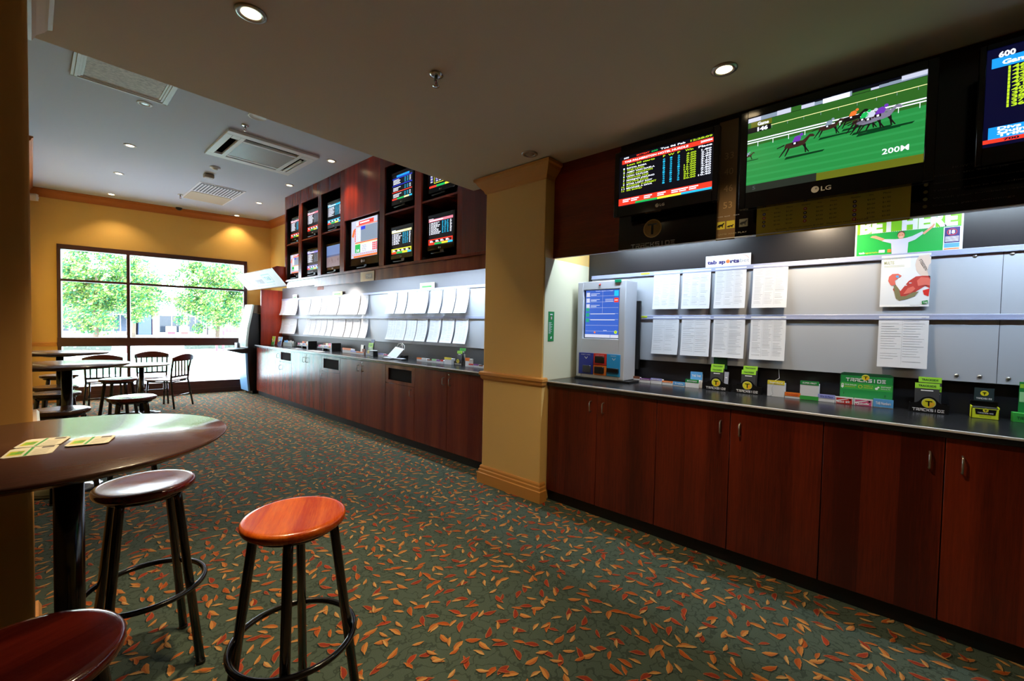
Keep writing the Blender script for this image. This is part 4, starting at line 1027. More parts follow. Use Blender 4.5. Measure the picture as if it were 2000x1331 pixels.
def leaflet_stand(y, w, label, z=ZC, x=3.25, group='black leaflet stands with a round yellow letter T', yaw=0.0):
    t = thing('leaflet_stand', label, 'leaflet stand', (x, y, z), RW+yaw, group)
    s = w/.163
    out = [(0, 0), (w, 0), (w+.002, .052*s), (w-.022, .054*s), (w-.034, .06*s)]
    c, rr = w*.49, .032*s
    for k in range(9):
        a = math.radians(25+k*130/8); out.append((c+rr*1.18*math.cos(a), .058*s+rr*1.12*math.sin(a)))
    out += [(.034, .06*s), (.02, .054*s), (-.002, .052*s)]
    m = MB(); m.prism(out, 1, -.004, 0, BLKP); m.obj('front_plate', t)
    m = MB(); m.box(0, .004, 0, .055, 0, .05*s, BLKP); m.box(w-.004, w, 0, .055, 0, .05*s, BLKP); m.box(0, w, .0, .055, 0, .005, BLKP); m.box(0, w, .051, .055, 0, .055*s, BLKP); m.obj('tray', t)
    m = MB(lambda u, v, L: (u, -.004-L, v)); tdisc(m, c, .056*s, .030*s, 1, .029*s); trackside(m, .014*s, .008*s, w-.03*s, .016*s, 1, WHITE); m.obj('logo_print', t)
    return t
def leaflet(y, z, w, h, label, x, group='green headed leaflets in the stands', band=.03, head=LIME, body=mat('leaflet_dark', (46, 48, 52), .5), lean=.12, text='TRACKSIDE', yaw=0.0):
    m = MB(lambda u, v, L: (u, -.006-L, v)); m.box(0, w, -.006, 0, 0, h, body, .0008, 1)
    m.rect2(0, h-band, w, h, head, 1); m.text2(text, w*.5, h-band*.68, band*.36, DGREEN, w*.72, 2, 'c', .02)
    m.rect2(w*.25, h-band-.013, w*.75, h-band-.008, WHITE, 1)
    bmesh.ops.transform(m.bm, matrix=Matrix.Rotation(-lean, 4, 'X'), verts=m.bm.verts)
    return tag(m.obj('leaflet', loc=(x, y, z), rotz=RW+yaw), label, 'leaflet', group)
leaflet_stand(.992, .163, 'black leaflet stand with a T disc, nearest the betting machine')
leaflet(.960, ZC+.01, .086, .150, 'green headed leaflet in front in the stand nearest the betting machine', 3.268)
leaflet(.962, ZC+.01, .090, .176, 'taller green headed leaflet behind in the stand nearest the betting machine', 3.282)
leaflet(.868, ZC+.01, .028, .125, 'narrow grey leaflet at the right in the stand nearest the betting machine', 3.275, head=mat('leaflet_grey', (150, 154, 170), .5), body=mat('leaflet_grey', (150, 154, 170), .5), text='')
flat('leaflet', .952, 1.13, .092, .095, XW-.034, .002, DGREEN, 'dark green card on the pinboard behind the leaflet stand nearest the machine', 'leaflet', lambda m, w, h: (m.text2('2008', .03, .012, .008, LIME, .035, 1), m.rect2(.01, .03, w-.01, .08, mat('dark_green_two', (22, 84, 48), .5), 1)))
leaflet_stand(.791, .163, 'second black leaflet stand with a T disc, right of the first')
leaflet(.756, ZC+.01, .088, .150, 'green headed leaflet in front in the second stand', 3.268)
leaflet(.750, ZC+.01, .088, .178, 'taller green headed leaflet behind in the second stand', 3.282)
slip_box(.592, .098, .106, .05, (YELP, WHITE), 'tall white slip box with an olive yellow band and a wire hanging before it', group=G1, text='Standard', band=.026)
slip_box(.492, .086, .038, .04, (ORNG, REDP), 'orange slip box right of the yellow banded one', group=G1, text='First Quaddie', band=.024)
slip_box(.410, .098, .120, .05, (GREEN, WHITE), 'tall white slip box with a dark green band and a light green foot', group=G1, text='SUPER FIRST', band=.024, stripe=MGREEN)
slip_box(.316, .086, .046, .04, (LAVP, DBLUE), 'lavender slip box reading Win & Place', group=G1, text='Win & Place', band=.024)
def stamp_box(y, col, txt, label):
    t = slip_box(y, .086, .042, .04, (WHITE, WHITE), label, group=G1, band=.006)
    m = MB(lambda u, v, L: (u, .0-L, v)); m.rect2(.006, .001, .08, .034, col, 1); m.poly2([(.006, .012), (.06, .030), (.06, .034), (.006, .020)], WHITE, 1.4)
    m.text2(txt, .010, .006, .011, WHITE, .06, 2, rot=.06, bold=.04); m.disc2(.071, .028, .005, BLKP, 2); m.obj('print', t)
stamp_box(.229, REDP, 'mini $2', 'white slip box with a red printed front, left of the pink one')
stamp_box(.140, PINKP, 'Quinella', 'white slip box with a pink printed front, between the red and blue ones')
slip_box(.052, .088, .050, .04, (BLUEP, WHITE), 'blue slip box at the right foot of the green display board', group=G1, text='TAB Numbers', band=.046)
t = thing('display_board', 'tall green display board with the T disc standing behind the slip boxes', 'display', (3.30, .213, ZC), RW)
m = MB(); w, h = .246, .19; c = .018
ol = [(0, 0), (w, 0), (w, h-c), (w-c*.3, h-c*.3), (w-c, h), (c, h), (c*.3, h-c*.3), (0, h-c)]
m.prism(ol, 1, 0, .006, DGREEN); m.obj('board', t)
m = MB(lambda u, v, L: (u, -L, v)); m.rect2(.004, .128, w-.004, h-.018, GREEN, .6); m.rect2(.003, .09, w-.003, .128, MGREEN, 1); m.rect2(.003, .002, w-.003, .09, GREEN, 1)
tdisc(m, w*.49, h-.026, .019, 1.5, .018); trackside(m, .03, .136, .185, .021, 2, WHITE)
m.text2('$', .006, .099, .022, WHITE, .014, 2, bold=.05); m.text2('FOUR DOLLAR', .024, .112, .007, WHITE, .056, 2, bold=.02); m.text2('JACKPOTS', .024, .101, .006, YELP, .05, 2)
m.disc2(.098, .108, .010, YELP, 2); m.disc2(.098, .108, .0075, MGREEN, 2.5); m.text2('EVERY 3', .114, .112, .007, YELP, .04, 2); m.text2('MINUTES', .114, .101, .006, YELP, .04, 2)
m.disc2(.172, .103, .007, WHITE, 2); m.disc2(.18, .112, .005, WHITE, 2); m.text2('INSTANT', .192, .112, .007, WHITE, .044, 2, bold=.02); m.text2('RESULTS', .192, .101, .006, WHITE, .04, 2)
m.obj('print', t)
m = MB(); m.box(.02, .022, -.004, .0, .055, .07, BLKP); m.box(.21, .212, -.004, 0, .055, .07, BLKP); m.box(0, w, 0, .045, 0, .004, BLKP); m.obj('foot', t)
leaflet_stand(-.102, .155, 'black leaflet stand with a T disc, right of the green display board')
leaflet(-.122, ZC+.01, .098, .150, 'wide green headed leaflet in front in the right hand stand', 3.268)
leaflet(-.136, ZC+.01, .092, .183, 'green headed leaflet behind in the right hand stand', 3.284)
leaflet(-.200, ZC+.01, .028, .135, 'narrow green headed leaflet at the right in the right hand stand', 3.274, text='IE')
t = thing('card_carton', 'open black and yellow carton of cards near the right edge of the worktop', 'carton', (3.245, -.338, ZC), RW)
YG = mat('carton_yellow', (206, 222, 40), .5)
m = MB(); m.box(0, .098, 0, .003, 0, .052, YG); m.box(0, .003, 0, .06, 0, .062, YG); m.box(.095, .098, 0, .06, 0, .062, YG); m.box(0, .098, .057, .06, 0, .085, BLKP); m.box(0, .098, 0, .06, 0, .002, BLKP); m.obj('tray', t)
m = MB(lambda u, v, L: (u, -L, v)); m.poly2([(.012, .05), (.016, .022), (.084, .022), (.088, .05)], BLKP, 1); m.disc2(.05, .044, .010, mat('logo_yellow', (214, 208, 40), .4), 2); m.rect2(.045, .045, .055, .048, BLKP, 3); m.rect2(.049, .037, .051, .046, BLKP, 3)
trackside(m, .022, .027, .056, .006, 2, WHITE); m.text2('KENO CARDS', .03, .010, .006, DGREEN, .04, 2); m.obj('front_print', t)
m = MB(lambda u, v, L: (u, .045-L, v)); m.box(.0, .098, .045, .06, .082, .088, BLKP); m.box(.012, .082, .045, .048, .088, .155, mat('lid_dark', (34, 50, 54), .5)); m.disc2(.048, .128, .015, mat('logo_yellow', (214, 208, 40), .4), 1, .014); m.rect2(.041, .130, .055, .133, BLKP, 2); m.rect2(.0465, .118, .0495, .131, BLKP, 2); trackside(m, .02, .096, .056, .008, 1, WHITE); m.obj('lid', t)
m = MB(); m.box(.006, .092, .008, .05, .003, .058, mat('card_stack', (60, 62, 66), .6)); m.obj('card_stack', t)
t = thing('ticket_stand', 'bright green card stand cut by the right edge of the picture', 'leaflet stand', (3.255, -.482, ZC), RW)
m = MB(lambda u, v, L: (u, -L, v)); m.box(0, .12, 0, .05, 0, .046, MGREEN, .001, 1); trackside(m, .014, .014, .095, .014, 1, DGREEN); m.obj('carton', t)
m = MB(lambda u, v, L: (u, .03-L, v)); m.box(.02, .11, .03, .034, .04, .2, GREEN); m.rect2(.022, .17, .1, .19, LIME, 1); m.rect2(.022, .10, .1, .15, mat('mint', (150, 210, 150), .5), 1); m.obj('back_card', t)
# thin wire hanging from the pinboard
m = MB(); pts = [(3.318, .542, 1.157), (3.31, .538, 1.13), (3.29, .532, 1.10), (3.262, .548, 1.088), (3.243, .556, 1.07), (3.242, .566, 1.03), (3.242, .558, .995), (3.24, .57, .984)]
m.tube(pts, .0012, INK, 6); tag(m.obj('wire'), 'thin grey wire hanging before the yellow banded slip box', 'wire')

# ------------------------------------------------------------------ things on the far worktop (local z = ZF)
G2 = 'slip boxes and cards on the far worktop'
def fbox(y, w, h, d, cols, label, **k): return slip_box(y, w, h, d, cols, label, z=ZF, x=k.pop('x', 3.14), group=G2, **k)
def magazine(y, w, h, label, c1, c2, x=3.2):
    t = thing('magazine', label, 'magazine', (x, y, ZF), RW, None)
    m = MB(lambda u, v, L: (u, -.006-L, v)); m.box(0, w, -.006, 0, 0, h, WHITE, .001, 1); m.rect2(.004, .004, w-.004, h*.55, c1, 1); m.rect2(.004, h*.55, w-.004, h-.004, c2, 1)
    for k in range(5): m.disc2(w*random.uniform(.2, .8), h*random.uniform(.15, .7), w*.13, random.choice((YELP, LIME, WHITE, c1)), 1.5+.3*k)
    m.rect2(w*.1, h*.82, w*.7, h*.92, YELP, 2)
    bmesh.ops.transform(m.bm, matrix=Matrix.Rotation(-.15, 4, 'X'), verts=m.bm.verts); m.obj('cover', t)
magazine(9.08, .16, .17, 'green and yellow covered magazine leaning by the end panel', MGREEN, LIME, 3.12)
magazine(8.88, .20, .165, 'dark blue covered magazine leaning right of the green one', mat('mag_navy', (40, 60, 110), .5), BLUEP, 3.16)
t = thing('leaflet_tray', 'clear tray of pale leaflets at the window end of the far worktop', 'tray', (3.16, 8.6, ZF), RW)
m = MB(); m.box(0, .42, 0, .003, 0, .07, mat('clear_grey', (140, 150, 150), .2)); m.box(0, .42, .06, .063, 0, .09, mat('clear_grey', (140, 150, 150), .2)); m.box(0, .42, 0, .063, 0, .003, BLKP); m.obj('tray', t)
for k in range(5):
    m = MB(); m.box(.02+k*.08, .085+k*.08, .015+.004*k, .018+.004*k, .004, .10+.01*(k % 2), random.choice((PAPER, OFFW, BLUEP, mat('cream_card', (214, 206, 170), .5)))); m.obj('leaflet_insert', t)
for i, (y, w, lab) in enumerate(((7.86, .46, 'left'), (7.04, .50, 'right'))):
    t = thing('card_dispenser', 'raised black dispenser holding pink and cream cards, the %s one of two' % lab, 'card dispenser', (3.12, y, ZF), RW, 'raised card dispensers')
    m = MB(); m.box(0, w, 0, .15, .035, .055, BLKP, .003, 1); m.box(w-.06, w, .0, .15, 0, .035, BLKP); m.box(0, .03, .08, .15, 0, .035, BLKP); m.box(w-.03, w, .0, .15, .055, .13, BLKP); m.obj('stand', t)
    for k in range(6):
        m = MB(); m.box(.01+k*(w-.05)/6, .01+(k+.85)*(w-.05)/6, .01, .06, .056, .085, (PINKP, PAPER, OFFW, LAVP, PAPER, ORNG)[k]); m.obj('card_stack', t)
    for k in range(4):
        m = MB(); m.box(.05+k*(w-.12)/4, .05+(k+.8)*(w-.12)/4, .07, .12, .056, .115, (ORNG, mat('brown_print', (120, 70, 50), .6), mat('cream_card', (214, 206, 170), .5), PINKP)[(k+i) % 4]); m.obj('card_stack', t)
for i, (y, w) in enumerate(((7.56, .22), (6.95, .42))):
    m = MB(); m.box(0, w, -.09, .02, 0, .004, PAPER); tag(m.obj('paper', loc=(2.99, y, ZF), rotz=RW), ('small' if i == 0 else 'wide') + ' white paper lying on the far worktop before a card dispenser', 'paper')
fbox(6.23, .25, .075, .07, (ORNG, WHITE), 'orange topped white carton right of the card dispensers', band=.03)
fbox(5.98, .16, .042, .05, (LAVP, WHITE), 'lavender slip box right of the orange topped carton')
fbox(5.82, .20, .040, .05, (ORNG, WHITE), 'low orange slip box left of the first far leaflet stand')
m = MB(); m.box(0, .07, -.02, .0, 0, .13, OFFW, .001, 1); m.box(.07, .085, -.02, 0, 0, .125, BLKP); bmesh.ops.transform(m.bm, matrix=Matrix.Rotation(-.1, 4, 'X'), verts=m.bm.verts)
tag(m.obj('leaflet_pack', loc=(3.27, 5.9, ZF), rotz=RW), 'upright grey leaflet pack standing behind the low orange slip box', 'leaflet')
leaflet_stand(5.56, .15, 'black leaflet stand in the middle of the far worktop', z=ZF, x=3.15)
leaflet(5.54, ZF+.01, .12, .165, 'green headed leaflet in the middle stand of the far worktop', 3.17, head=LIME, body=mat('leaflet_olive', (120, 150, 90), .5), band=.06)
leaflet(5.52, ZF+.01, .09, .215, 'tall bluish leaflet behind in the middle stand of the far worktop', 3.19, head=mat('leaflet_navy', (60, 80, 120), .5), band=.04, text='')
t = thing('pen_box', 'small black pen box beside the middle leaflet stand', 'box', (3.10, 5.36, ZF), RW); m = MB(); m.box(0, .08, 0, .07, 0, .07, BLKP, .003, 1); m.obj('body', t); m = MB(); m.box(.0, .10, -.02, .05, .075, .082, WHITE); m.obj('slip', t)
m = MB(); m.box(0, .07, 0, .012, 0, .085, mat('brown_print', (120, 70, 50), .6)); tag(m.obj('card', loc=(3.15, 5.66, ZF), rotz=RW), 'small brown card standing left of the middle leaflet stand', 'card')
for y, w, h, c, lab in ((5.22, .13, .05, LAVP, 'lavender slip box right of the pen box'), (5.08, .12, .042, PINKP, 'pink slip box right of the lavender one on the far worktop'), (4.95, .11, .036, ORNG, 'orange slip box left of the tilted racing board'),
                        (4.34, .10, .042, ORNG, 'low orange slip box right of the tilted racing board'), (4.24, .10, .044, WHITE, 'low white slip box near the tilted racing board'), (4.13, .09, .036, mat('brown_print', (120, 70, 50), .6), 'low brown slip box in the far row'),
                        (4.04, .08, .044, mat('mint', (150, 210, 150), .5), 'low mint green slip box in the far row'), (3.955, .07, .040, PURP, 'low purple slip box in the far row'), (3.88, .05, .044, REDP, 'low red slip box touching the yellow topped carton'),
                        (3.40, .075, .034, REDP, 'low red slip box right of the tall orange topped carton'), (3.32, .075, .036, PURP, 'low purple slip box before the right pillar'), (3.24, .06, .032, mat('brown_print', (120, 70, 50), .6), 'low brown slip box before the right pillar')):
    fbox(y, w, h, .045, (c, WHITE), lab)
fbox(3.80+.01, .12, .078, .06, (YELP, WHITE), 'yellow topped white carton left of the nearer far leaflet stand', band=.024)
leaflet_stand(3.66, .135, 'black leaflet stand of the far worktop close to the right pillar', z=ZF, x=3.16)
leaflet(3.645, ZF+.01, .085, .15, 'green headed leaflet in front in the far stand close to the pillar', 3.18, head=LIME)
leaflet(3.63, ZF+.01, .10, .18, 'green headed leaflet behind in the far stand close to the pillar', 3.2, head=MGREEN)
m = MB()
for a in (-.012, .0, .013): m.tube([(3.18, 3.50+a*.3, ZF+.012), (3.17, 3.495+a*2, ZF+.13)], .0035, BLKP if a else STEEL, 6)
m.box(3.16, 3.20, 3.48, 3.52, ZF, ZF+.05, BLKP, .002, 1); tag(m.obj('pencil_cup'), 'small black cup of pencils beside the leaflet stand near the pillar', 'pencil cup')
fbox(3.455, .065, .095, .06, (ORNG, WHITE), 'tall white carton with an orange top near the right pillar', band=.035)
fbox(3.16, .11, .075, .06, (YELP, WHITE), 'yellow topped carton half hidden by the right pillar', band=.022)
t = thing('slip_easel', 'white wire easel holding a tilted form board over two black framed pads', 'easel', (3.05, 4.86, ZF), RW)
m = MB(lambda u, v, L: (u, -L, v)); m.box(0, .22, 0, .006, 0, .17, PAPER, .001, 1)
for k in range(6): m.rect2(.02, .03+k*.02, .2, .033+k*.02, mat('mint', (150, 210, 150), .5), 1)
bmesh.ops.transform(m.bm, matrix=Matrix.Rotation(-.75, 4, 'X') @ Matrix.Rotation(.12, 4, 'Y'), verts=m.bm.verts)
for v in m.bm.verts: v.co.z += .03
m.obj('board', t)
m = MB(); m.tube([(.05, .10, .12), (.06, .13, .19), (.14, .14, .20), (.2, .13, .17), (.21, .12, .10)], .004, OFFW, 6); m.tube([(.08, .12, .14), (.13, .14, .19), (.17, .12, .14)], .004, OFFW, 6); m.obj('wire_frame', t)
m = MB(); m.box(-.02, .17, -.06, .02, 0, .012, BLKP, .002, 1); m.box(-.01, .16, -.055, .012, .012, .016, PAPER); m.obj('pad', t)
m = MB(); m.box(.20, .36, -.02, .06, 0, .014, BLKP, .002, 1); m.box(.21, .35, -.015, .05, .014, .018, PAPER); m.box(.22, .30, .06, .12, 0, .05, BLKP); m.obj('pad', t)
def topcard(y, z, w, h, c, label):
    flat('marker_card', y, z, w, h, XW-.036, .002, c, label, 'card', lambda m, w, h: m.rect2(w*.15, h*.3, w*.8, h*.55, MGREEN, 1))
topcard(4.53, 1.86, .30, .085, mat('pale_green_card', (196, 216, 160), .5), 'pale green card above the cluster of sheets nearest the pillar')
topcard(6.92, 1.86, .33, .07, mat('pale_yellow_card', (222, 214, 140), .5), 'pale yellow card above the middle cluster of sheets')
topcard(8.55, 1.85, .20, .09, PAPER, 'white card on the top rail near the end panel')
t = thing('hanging_card', 'orange card hanging under the far screen cabinet', 'card', (2.8815, 6.52, 1.93), RW); m = MB(); m.box(0, .20, 0, .004, -.02, .14, mat('hot_orange', (240, 90, 30), .5)); m.obj('card', t)

# ------------------------------------------------------------------ floor standing machine by the window
t = thing('betting_kiosk', 'tall black and pale blue self service machine between the window and the far counter', 'machine', (0, 9.24, 0))
SILK_B = mat('kiosk_blue', (120, 170, 220), .35); SILK_W = mat('kiosk_white', (206, 226, 222), .35)
m = MB(); m.prism([(2.80, .06), (3.18, .06), (3.18, 1.50), (3.06, 1.55), (2.86, 1.58), (2.83, 1.50), (2.79, 1.30), (2.765, 1.05), (2.755, .80), (2.77, .4)], 1, 0, .42, BLKP); m.obj('body', t, fixn=True)
m = MB(); m.box(2.84, 3.10, .01, .41, 0, .06, BLKM); m.obj('plinth', t)
m = MB(); m.prism([(2.80, .06), (2.77, .4), (2.755, .80), (2.72, .80), (2.735, .4), (2.77, .06)], 1, .01, .44, SILK_B); m.obj('lower_front', t, fixn=True)
m = MB(); m.prism([(2.765, .93), (2.765, 1.05), (2.79, 1.30), (2.83, 1.50), (2.87, 1.74), (2.84, 1.745), (2.79, 1.5), (2.75, 1.30), (2.725, 1.05), (2.725, .93)], 1, .01, .44, SILK_W); m.obj('upper_front', t, fixn=True)
m = MB(); m.prism([(2.752, 1.12), (2.79, 1.42), (2.785, 1.425), (2.743, 1.12)], 1, .05, .40, BLKP); m.prism([(2.749, 1.13), (2.784, 1.41), (2.781, 1.41), (2.744, 1.13)], 1, .07, .38, mat('kiosk_screen', (225, 232, 235), .3, emit=(225, 232, 235), es=.8)); m.obj('screen', t, fixn=True)
m = MB(); m.prism([(2.76, .80), (2.76, .90), (2.68, .885), (2.42, .875), (2.42, .862), (2.66, .80)], 1, 0, .45, BLKP); m.obj('shelf', t, fixn=True)
m = MB(); m.box(2.87, 3.15, .05, .40, 1.58, 1.74, mat('kiosk_bronze', (96, 84, 64), .4)); m.obj('top_box', t)
m = MB(); m.box(-.003, .003, -.006, 0, 0, .07, STEEL); m.obj('lock_bar', t, (2.95, 0, .9))
for k in range(3):
    m = MB(); m.box(0, .16, 0, .3, 0, .002, mat('pale_blue_paper', (190, 214, 236), .5)); tag(m.obj('paper', loc=(2.44+.03*k, 9.30+.03*k, .878+.0045*k)), 'pale blue paper on the kiosk shelf, %s from the bottom' % ORD[k], 'paper', None)
m = MB(); m.box(0, .012, 0, .12, 0, .10, PAPER); m.box(.03, .036, 0, .12, 0, .11, INKD); m.box(.05, .06, .0, .12, 0, .10, PAPER); m.box(0, .07, 0, .12, 0, .004, PAPER); tag(m.obj('slip_holder', loc=(2.62, 9.42, .895)), 'small white slip holder on the kiosk shelf', 'holder')

# ------------------------------------------------------------------ bar stools, tables, chairs
def make_stool(loc, rot, label, wood, group=None, ring_z=.325):
    t = thing('bar_stool', label, 'stool', (loc[0], loc[1], 0), rot, group)
    m = MB(); m.lathe([(.001, .718), (.14, .717), (.154, .719), (.160, .725), (.162, .733), (.162, .741), (.159, .747), (.152, .7505), (.14, .751), (.10, .748), (.001, .745)], wood, seg=48); m.obj('seat', t)
    for k in range(4):
        a = k*PI/2; c, s = math.cos(a), math.sin(a)
        m = MB(); m.tube([(.118*c, .118*s, .722), (.125*c, .125*s, .68), (.21*c, .21*s, .012)], .0155, BLKM, 14); m.lathe([(.0165, 0), (.0175, .012), (.0165, .014)], BLKP, c=(.211*c, .211*s, 0), seg=14); m.obj('leg', t)
    m = MB(); m.tube([(.192*math.cos(2*PI*i/48), .192*math.sin(2*PI*i/48), ring_z) for i in range(48)], .0105, BLKM, 12, True); m.obj('foot_ring', t)
    m = MB(); m.lathe([(.001, .700), (.128, .700), (.132, .704), (.132, .717), (.001, .717)], BLKM, seg=32); m.obj('seat_plate', t)
    return t
make_stool((.588, 1.492), math.radians(60), 'bar stool with a bright orange timber seat, centre front', SEAT)
make_stool((.297, 2.212), math.radians(45), 'bar stool with a dark red glossy seat partly under the near table', SEATD)
make_stool((-.032, 1.215), math.radians(20), 'dark bar stool cut off at the lower left corner of the picture', SEATD)
s5 = make_stool((.628, 6.35), math.radians(20), 'backless dark stool nearest the slatted chairs, seat shining in the window light', SEATD)
for (x, y, a, lab) in ((.56, 4.79, 40, 'backless dark stool standing alone just beyond the near table'), (.125, 4.42, 10, 'nearest of the four brown topped stools at the left'), (.13, 5.43, 30, 'second of the four brown topped stools at the left, beyond the high table post'),
                       (.14, 5.95, 60, 'third of the four brown topped stools at the left'), (.205, 7.14, 45, 'farthest of the four brown topped stools at the left, under the far high table')):
    o = dup(s5, (x, y, 0), math.radians(a), lab, None)
    if 'brown' in lab:
        for ch in o.children:
            if ch.name.startswith('seat') and 'plate' not in ch.name: ch.data = ch.data.copy(); ch.data.materials[0] = SEATB
def make_table(x, y, h, r, label, top, post=.032, base=.30, px=None):
    t = thing('table' if h < .9 else 'bar_table', label, 'table', (x, y, 0))
    dx = (px or 0)
    m = MB(); m.lathe([(.001, h-.026), (r-.03, h-.026), (r-.008, h-.014), (r-.001, h-.007), (r, h-.003), (r-.003, h), (.001, h)], top, seg=96); m.obj('table_top', t)
    m = MB(); m.lathe([(.001, h-.05), (r*.3, h-.05), (r*.55, h-.027), (.001, h-.027)], BLKM, seg=32); m.obj('bracket', t)
    m = MB(); m.lathe([(post, .035), (post, h-.05)], BLKM, c=(dx, 0, 0), seg=24); m.obj('post', t)
    m = MB(); m.lathe([(base, 0), (base, .012), (base-.02, .018), (base*.72, .022), (base*.70, .028), (base*.45, .032), (base*.43, .038), (post+.02, .042), (.001, .042)], BLKM, seg=48); m.obj('base', t)
    return t
make_table(.035, 1.845, 1.03, .432, 'large round dark timber high table in the left foreground', TTOP, .034, .23, .035)
TG = TTOP
make_table(.165, 5.02, 1.03, .41, 'round high table, nearer of the two beyond the left pillar', TG, .033, .23, .02)
make_table(.20, 6.80, 1.03, .41, 'round high table, farther of the two beyond the left pillar', TG, .03, .21)
make_table(1.08, 8.34, .74, .35, 'low round table among the slatted chairs by the window', mat('low_table_top', (120, 110, 100), .25), .03, .22)
def make_chair(x, y, rot, label, group):
    """faces +y"""
    t = thing('chair', label, 'chair', (x, y, 0), rot, group)
    m = MB(); m.box(-.20, .20, -.19, .20, .435, .455, CHRW, .008, 2); m.obj('seat', t)
    for sx in (-1, 1):
        m = MB(); m.tube([(sx*.175, .175, .435), (sx*.19, .20, .0)], .0135, BLKM, 10); m.obj('leg', t)
        m = MB(); m.tube([(sx*.215, -.25, 0), (sx*.19, -.185, .44), (sx*.195, -.20, .62), (sx*.205, -.235, .80)], .0135, BLKM, 10); m.obj('leg', t)
    m = MB(); m.tube([(-.185, -.17, .42), (.185, -.17, .42), (.175, .17, .42), (-.175, .17, .42)], .010, BLKM, 8, True); m.tube([(-.205, -.222, .2), (.205, -.222, .2)], .008, BLKM, 8); m.obj('seat_frame', t)
    m = MB(); n = 12
    for i in range(n):
        a0, a1 = -1+2*i/n, -1+2*(i+1)/n
        f = lambda a: (a*.225, -.235-.035*(1-a*a))
        g = lambda a: .865-.05*a*a
        (xa, ya), (xb, yb) = f(a0), f(a1)
        for q in (0,): 
            m.face([(xa, ya-.011, .755), (xb, yb-.011, .755), (xb, yb-.02, g(a1)), (xa, ya-.02, g(a0))], CHRW, True); m.face([(xb, yb+.011, .755), (xa, ya+.011, .755), (xa, ya+.002, g(a0)), (xb, yb+.002, g(a1))], CHRW, True)
            m.face([(xa, ya-.02, g(a0)), (xb, yb-.02, g(a1)), (xb, yb+.002, g(a1)), (xa, ya+.002, g(a0))], CHRW, True); m.face([(xa, ya+.011, .755), (xb, yb+.011, .755), (xb, yb-.011, .755), (xa, ya-.011, .755)], CHRW, True)
    for a in (-1, 1):
        xa, ya = f(a); m.face([(xa, ya-.011, .755), (xa, ya+.011, .755), (xa, ya+.002, g(a)), (xa, ya-.02, g(a))], CHRW)
    m.obj('top_rail', t)
    m = MB()
    for k in range(5):
        a = -.11+k*.055; m.box(a*1.25-.009, a*1.25+.009, -.226, -.212, .50, .77, BLKM, .002, 1)
    m.box(-.19, .19, -.212, -.196, .49, .52, BLKM, .003, 1); m.obj('slats', t)
    return t
c1 = make_chair(1.455, 8.74, math.radians(45), 'slatted timber and metal chair on the right of the low table', 'chairs round the low table')
def chair_copy(x, y, a, lab): dup(c1, (x, y, 0), math.radians(a), lab)
chair_copy(1.34, 9.24, 174, 'slatted chair on the window side of the low table, its curved back rail rising behind')
chair_copy(.74, 9.12, -8, 'slatted chair left of the low table, seen past the high table')

def ticket(x, y, rot, k):
    w, h = .094, .106
    m = MB(); c = .008
    ol = [(c, 0), (w-c, 0), (w, c), (w, h-c), (w-c, h), (c, h), (0, h-c), (0, c)]
    m.prism(ol, 2, 0, .0012, mat('card_cream', (226, 220, 196), .6))
    m.mp = lambda u, v, L: (u, v, .0012+L*.3)
    m.rect2(.040, .004, .046, h-.004, MGREEN, 1); m.rect2(.006, .02, .034, .07, YELP, 1); m.rect2(.010, .03, .034, .06, LIME, 1.5); m.text2('PLAY', .032, .034, .012, GREEN, .034, 2, rot=PI/2)
    for q in range(4): m.rect2(.052, .012+q*.016, .082, .016+q*.016, mat('card_text', (150, 140, 120), .6), 1)
    m.rect2(.062, .078, .086, .098, mat('card_mark', (110, 100, 92), .6), 1)
    return tag(m.obj('coaster_card', loc=(x, y, 1.0303+.0014*k), rotz=rot), ('left front', 'left rear', 'right hand')[k] + ' cream and green card lying on the near high table', 'card', 'cards on the near table')
ticket(-.060, 1.716, math.radians(-10), 0)
ticket(-.040, 1.824, math.radians(-16), 1)
ticket(.056, 1.748, math.radians(-16), 2)

# ------------------------------------------------------------------ fittings on the ceilings
MET = mat('grille_metal', (150, 146, 140), .4, metal=.3)
t = thing('ceiling_panel', 'moulded rectangular panel in the raised ceiling, cut by the low ceiling edge', 'ceiling panel', (.235, 5.33, ZH))
m = MB()
for off, dz, w_ in ((0, .014, .022), (.022, .022, .02), (.042, .016, .018), (.06, .010, .016)):
    for q in ((off, .655-off, -off-w_, -off), (off, .655-off, -1.2+off, -1.2+off+w_), (off, off+w_, -1.2+off, -off), (.655-off-w_, .655-off, -1.2+off, -off)): m.box(q[0], q[1], q[2], q[3], -dz, -.0005, OFFW, .002, 1)
m.obj('moulding', t)
def mottled():
    q = NT('mottled_panel'); n = q.noise(q.vm('MULTIPLY', q.pos(), (1, 2.5, 1)), 30.0, 4.0, .7)
    c = q.ramp(n, [(.42, rgb(176, 176, 172)), (.56, rgb(214, 212, 204))]); return q.done(c, .7, .3)
m = MB(); m.box(.076, .579, -1.124, -.076, -.006, -.0005, mottled()); m.obj('panel', t)
t = thing('air_conditioner', 'large square white ceiling cassette air conditioner with a grey grille', 'air conditioner', (1.43, 5.42, ZH))
m = MB()
for q in ((0, .98, 0, .10), (0, .98, .88, .98), (0, .07, .10, .88), (.91, .98, .10, .88), (.15, .20, .10, .88), (.78, .83, .10, .88), (.20, .78, .19, .235), (.20, .78, .80, .84)): m.box(q[0], q[1], q[2], q[3], -.03, -.0005, WHITE, .004, 1)
m.box(.07, .15, .10, .20, -.03, -.0005, WHITE); m.box(.07, .15, .84, .88, -.03, -.0005, WHITE); m.box(.83, .91, .10, .20, -.03, -.0005, WHITE); m.box(.83, .91, .84, .88, -.03, -.0005, WHITE)
m.obj('fascia', t)
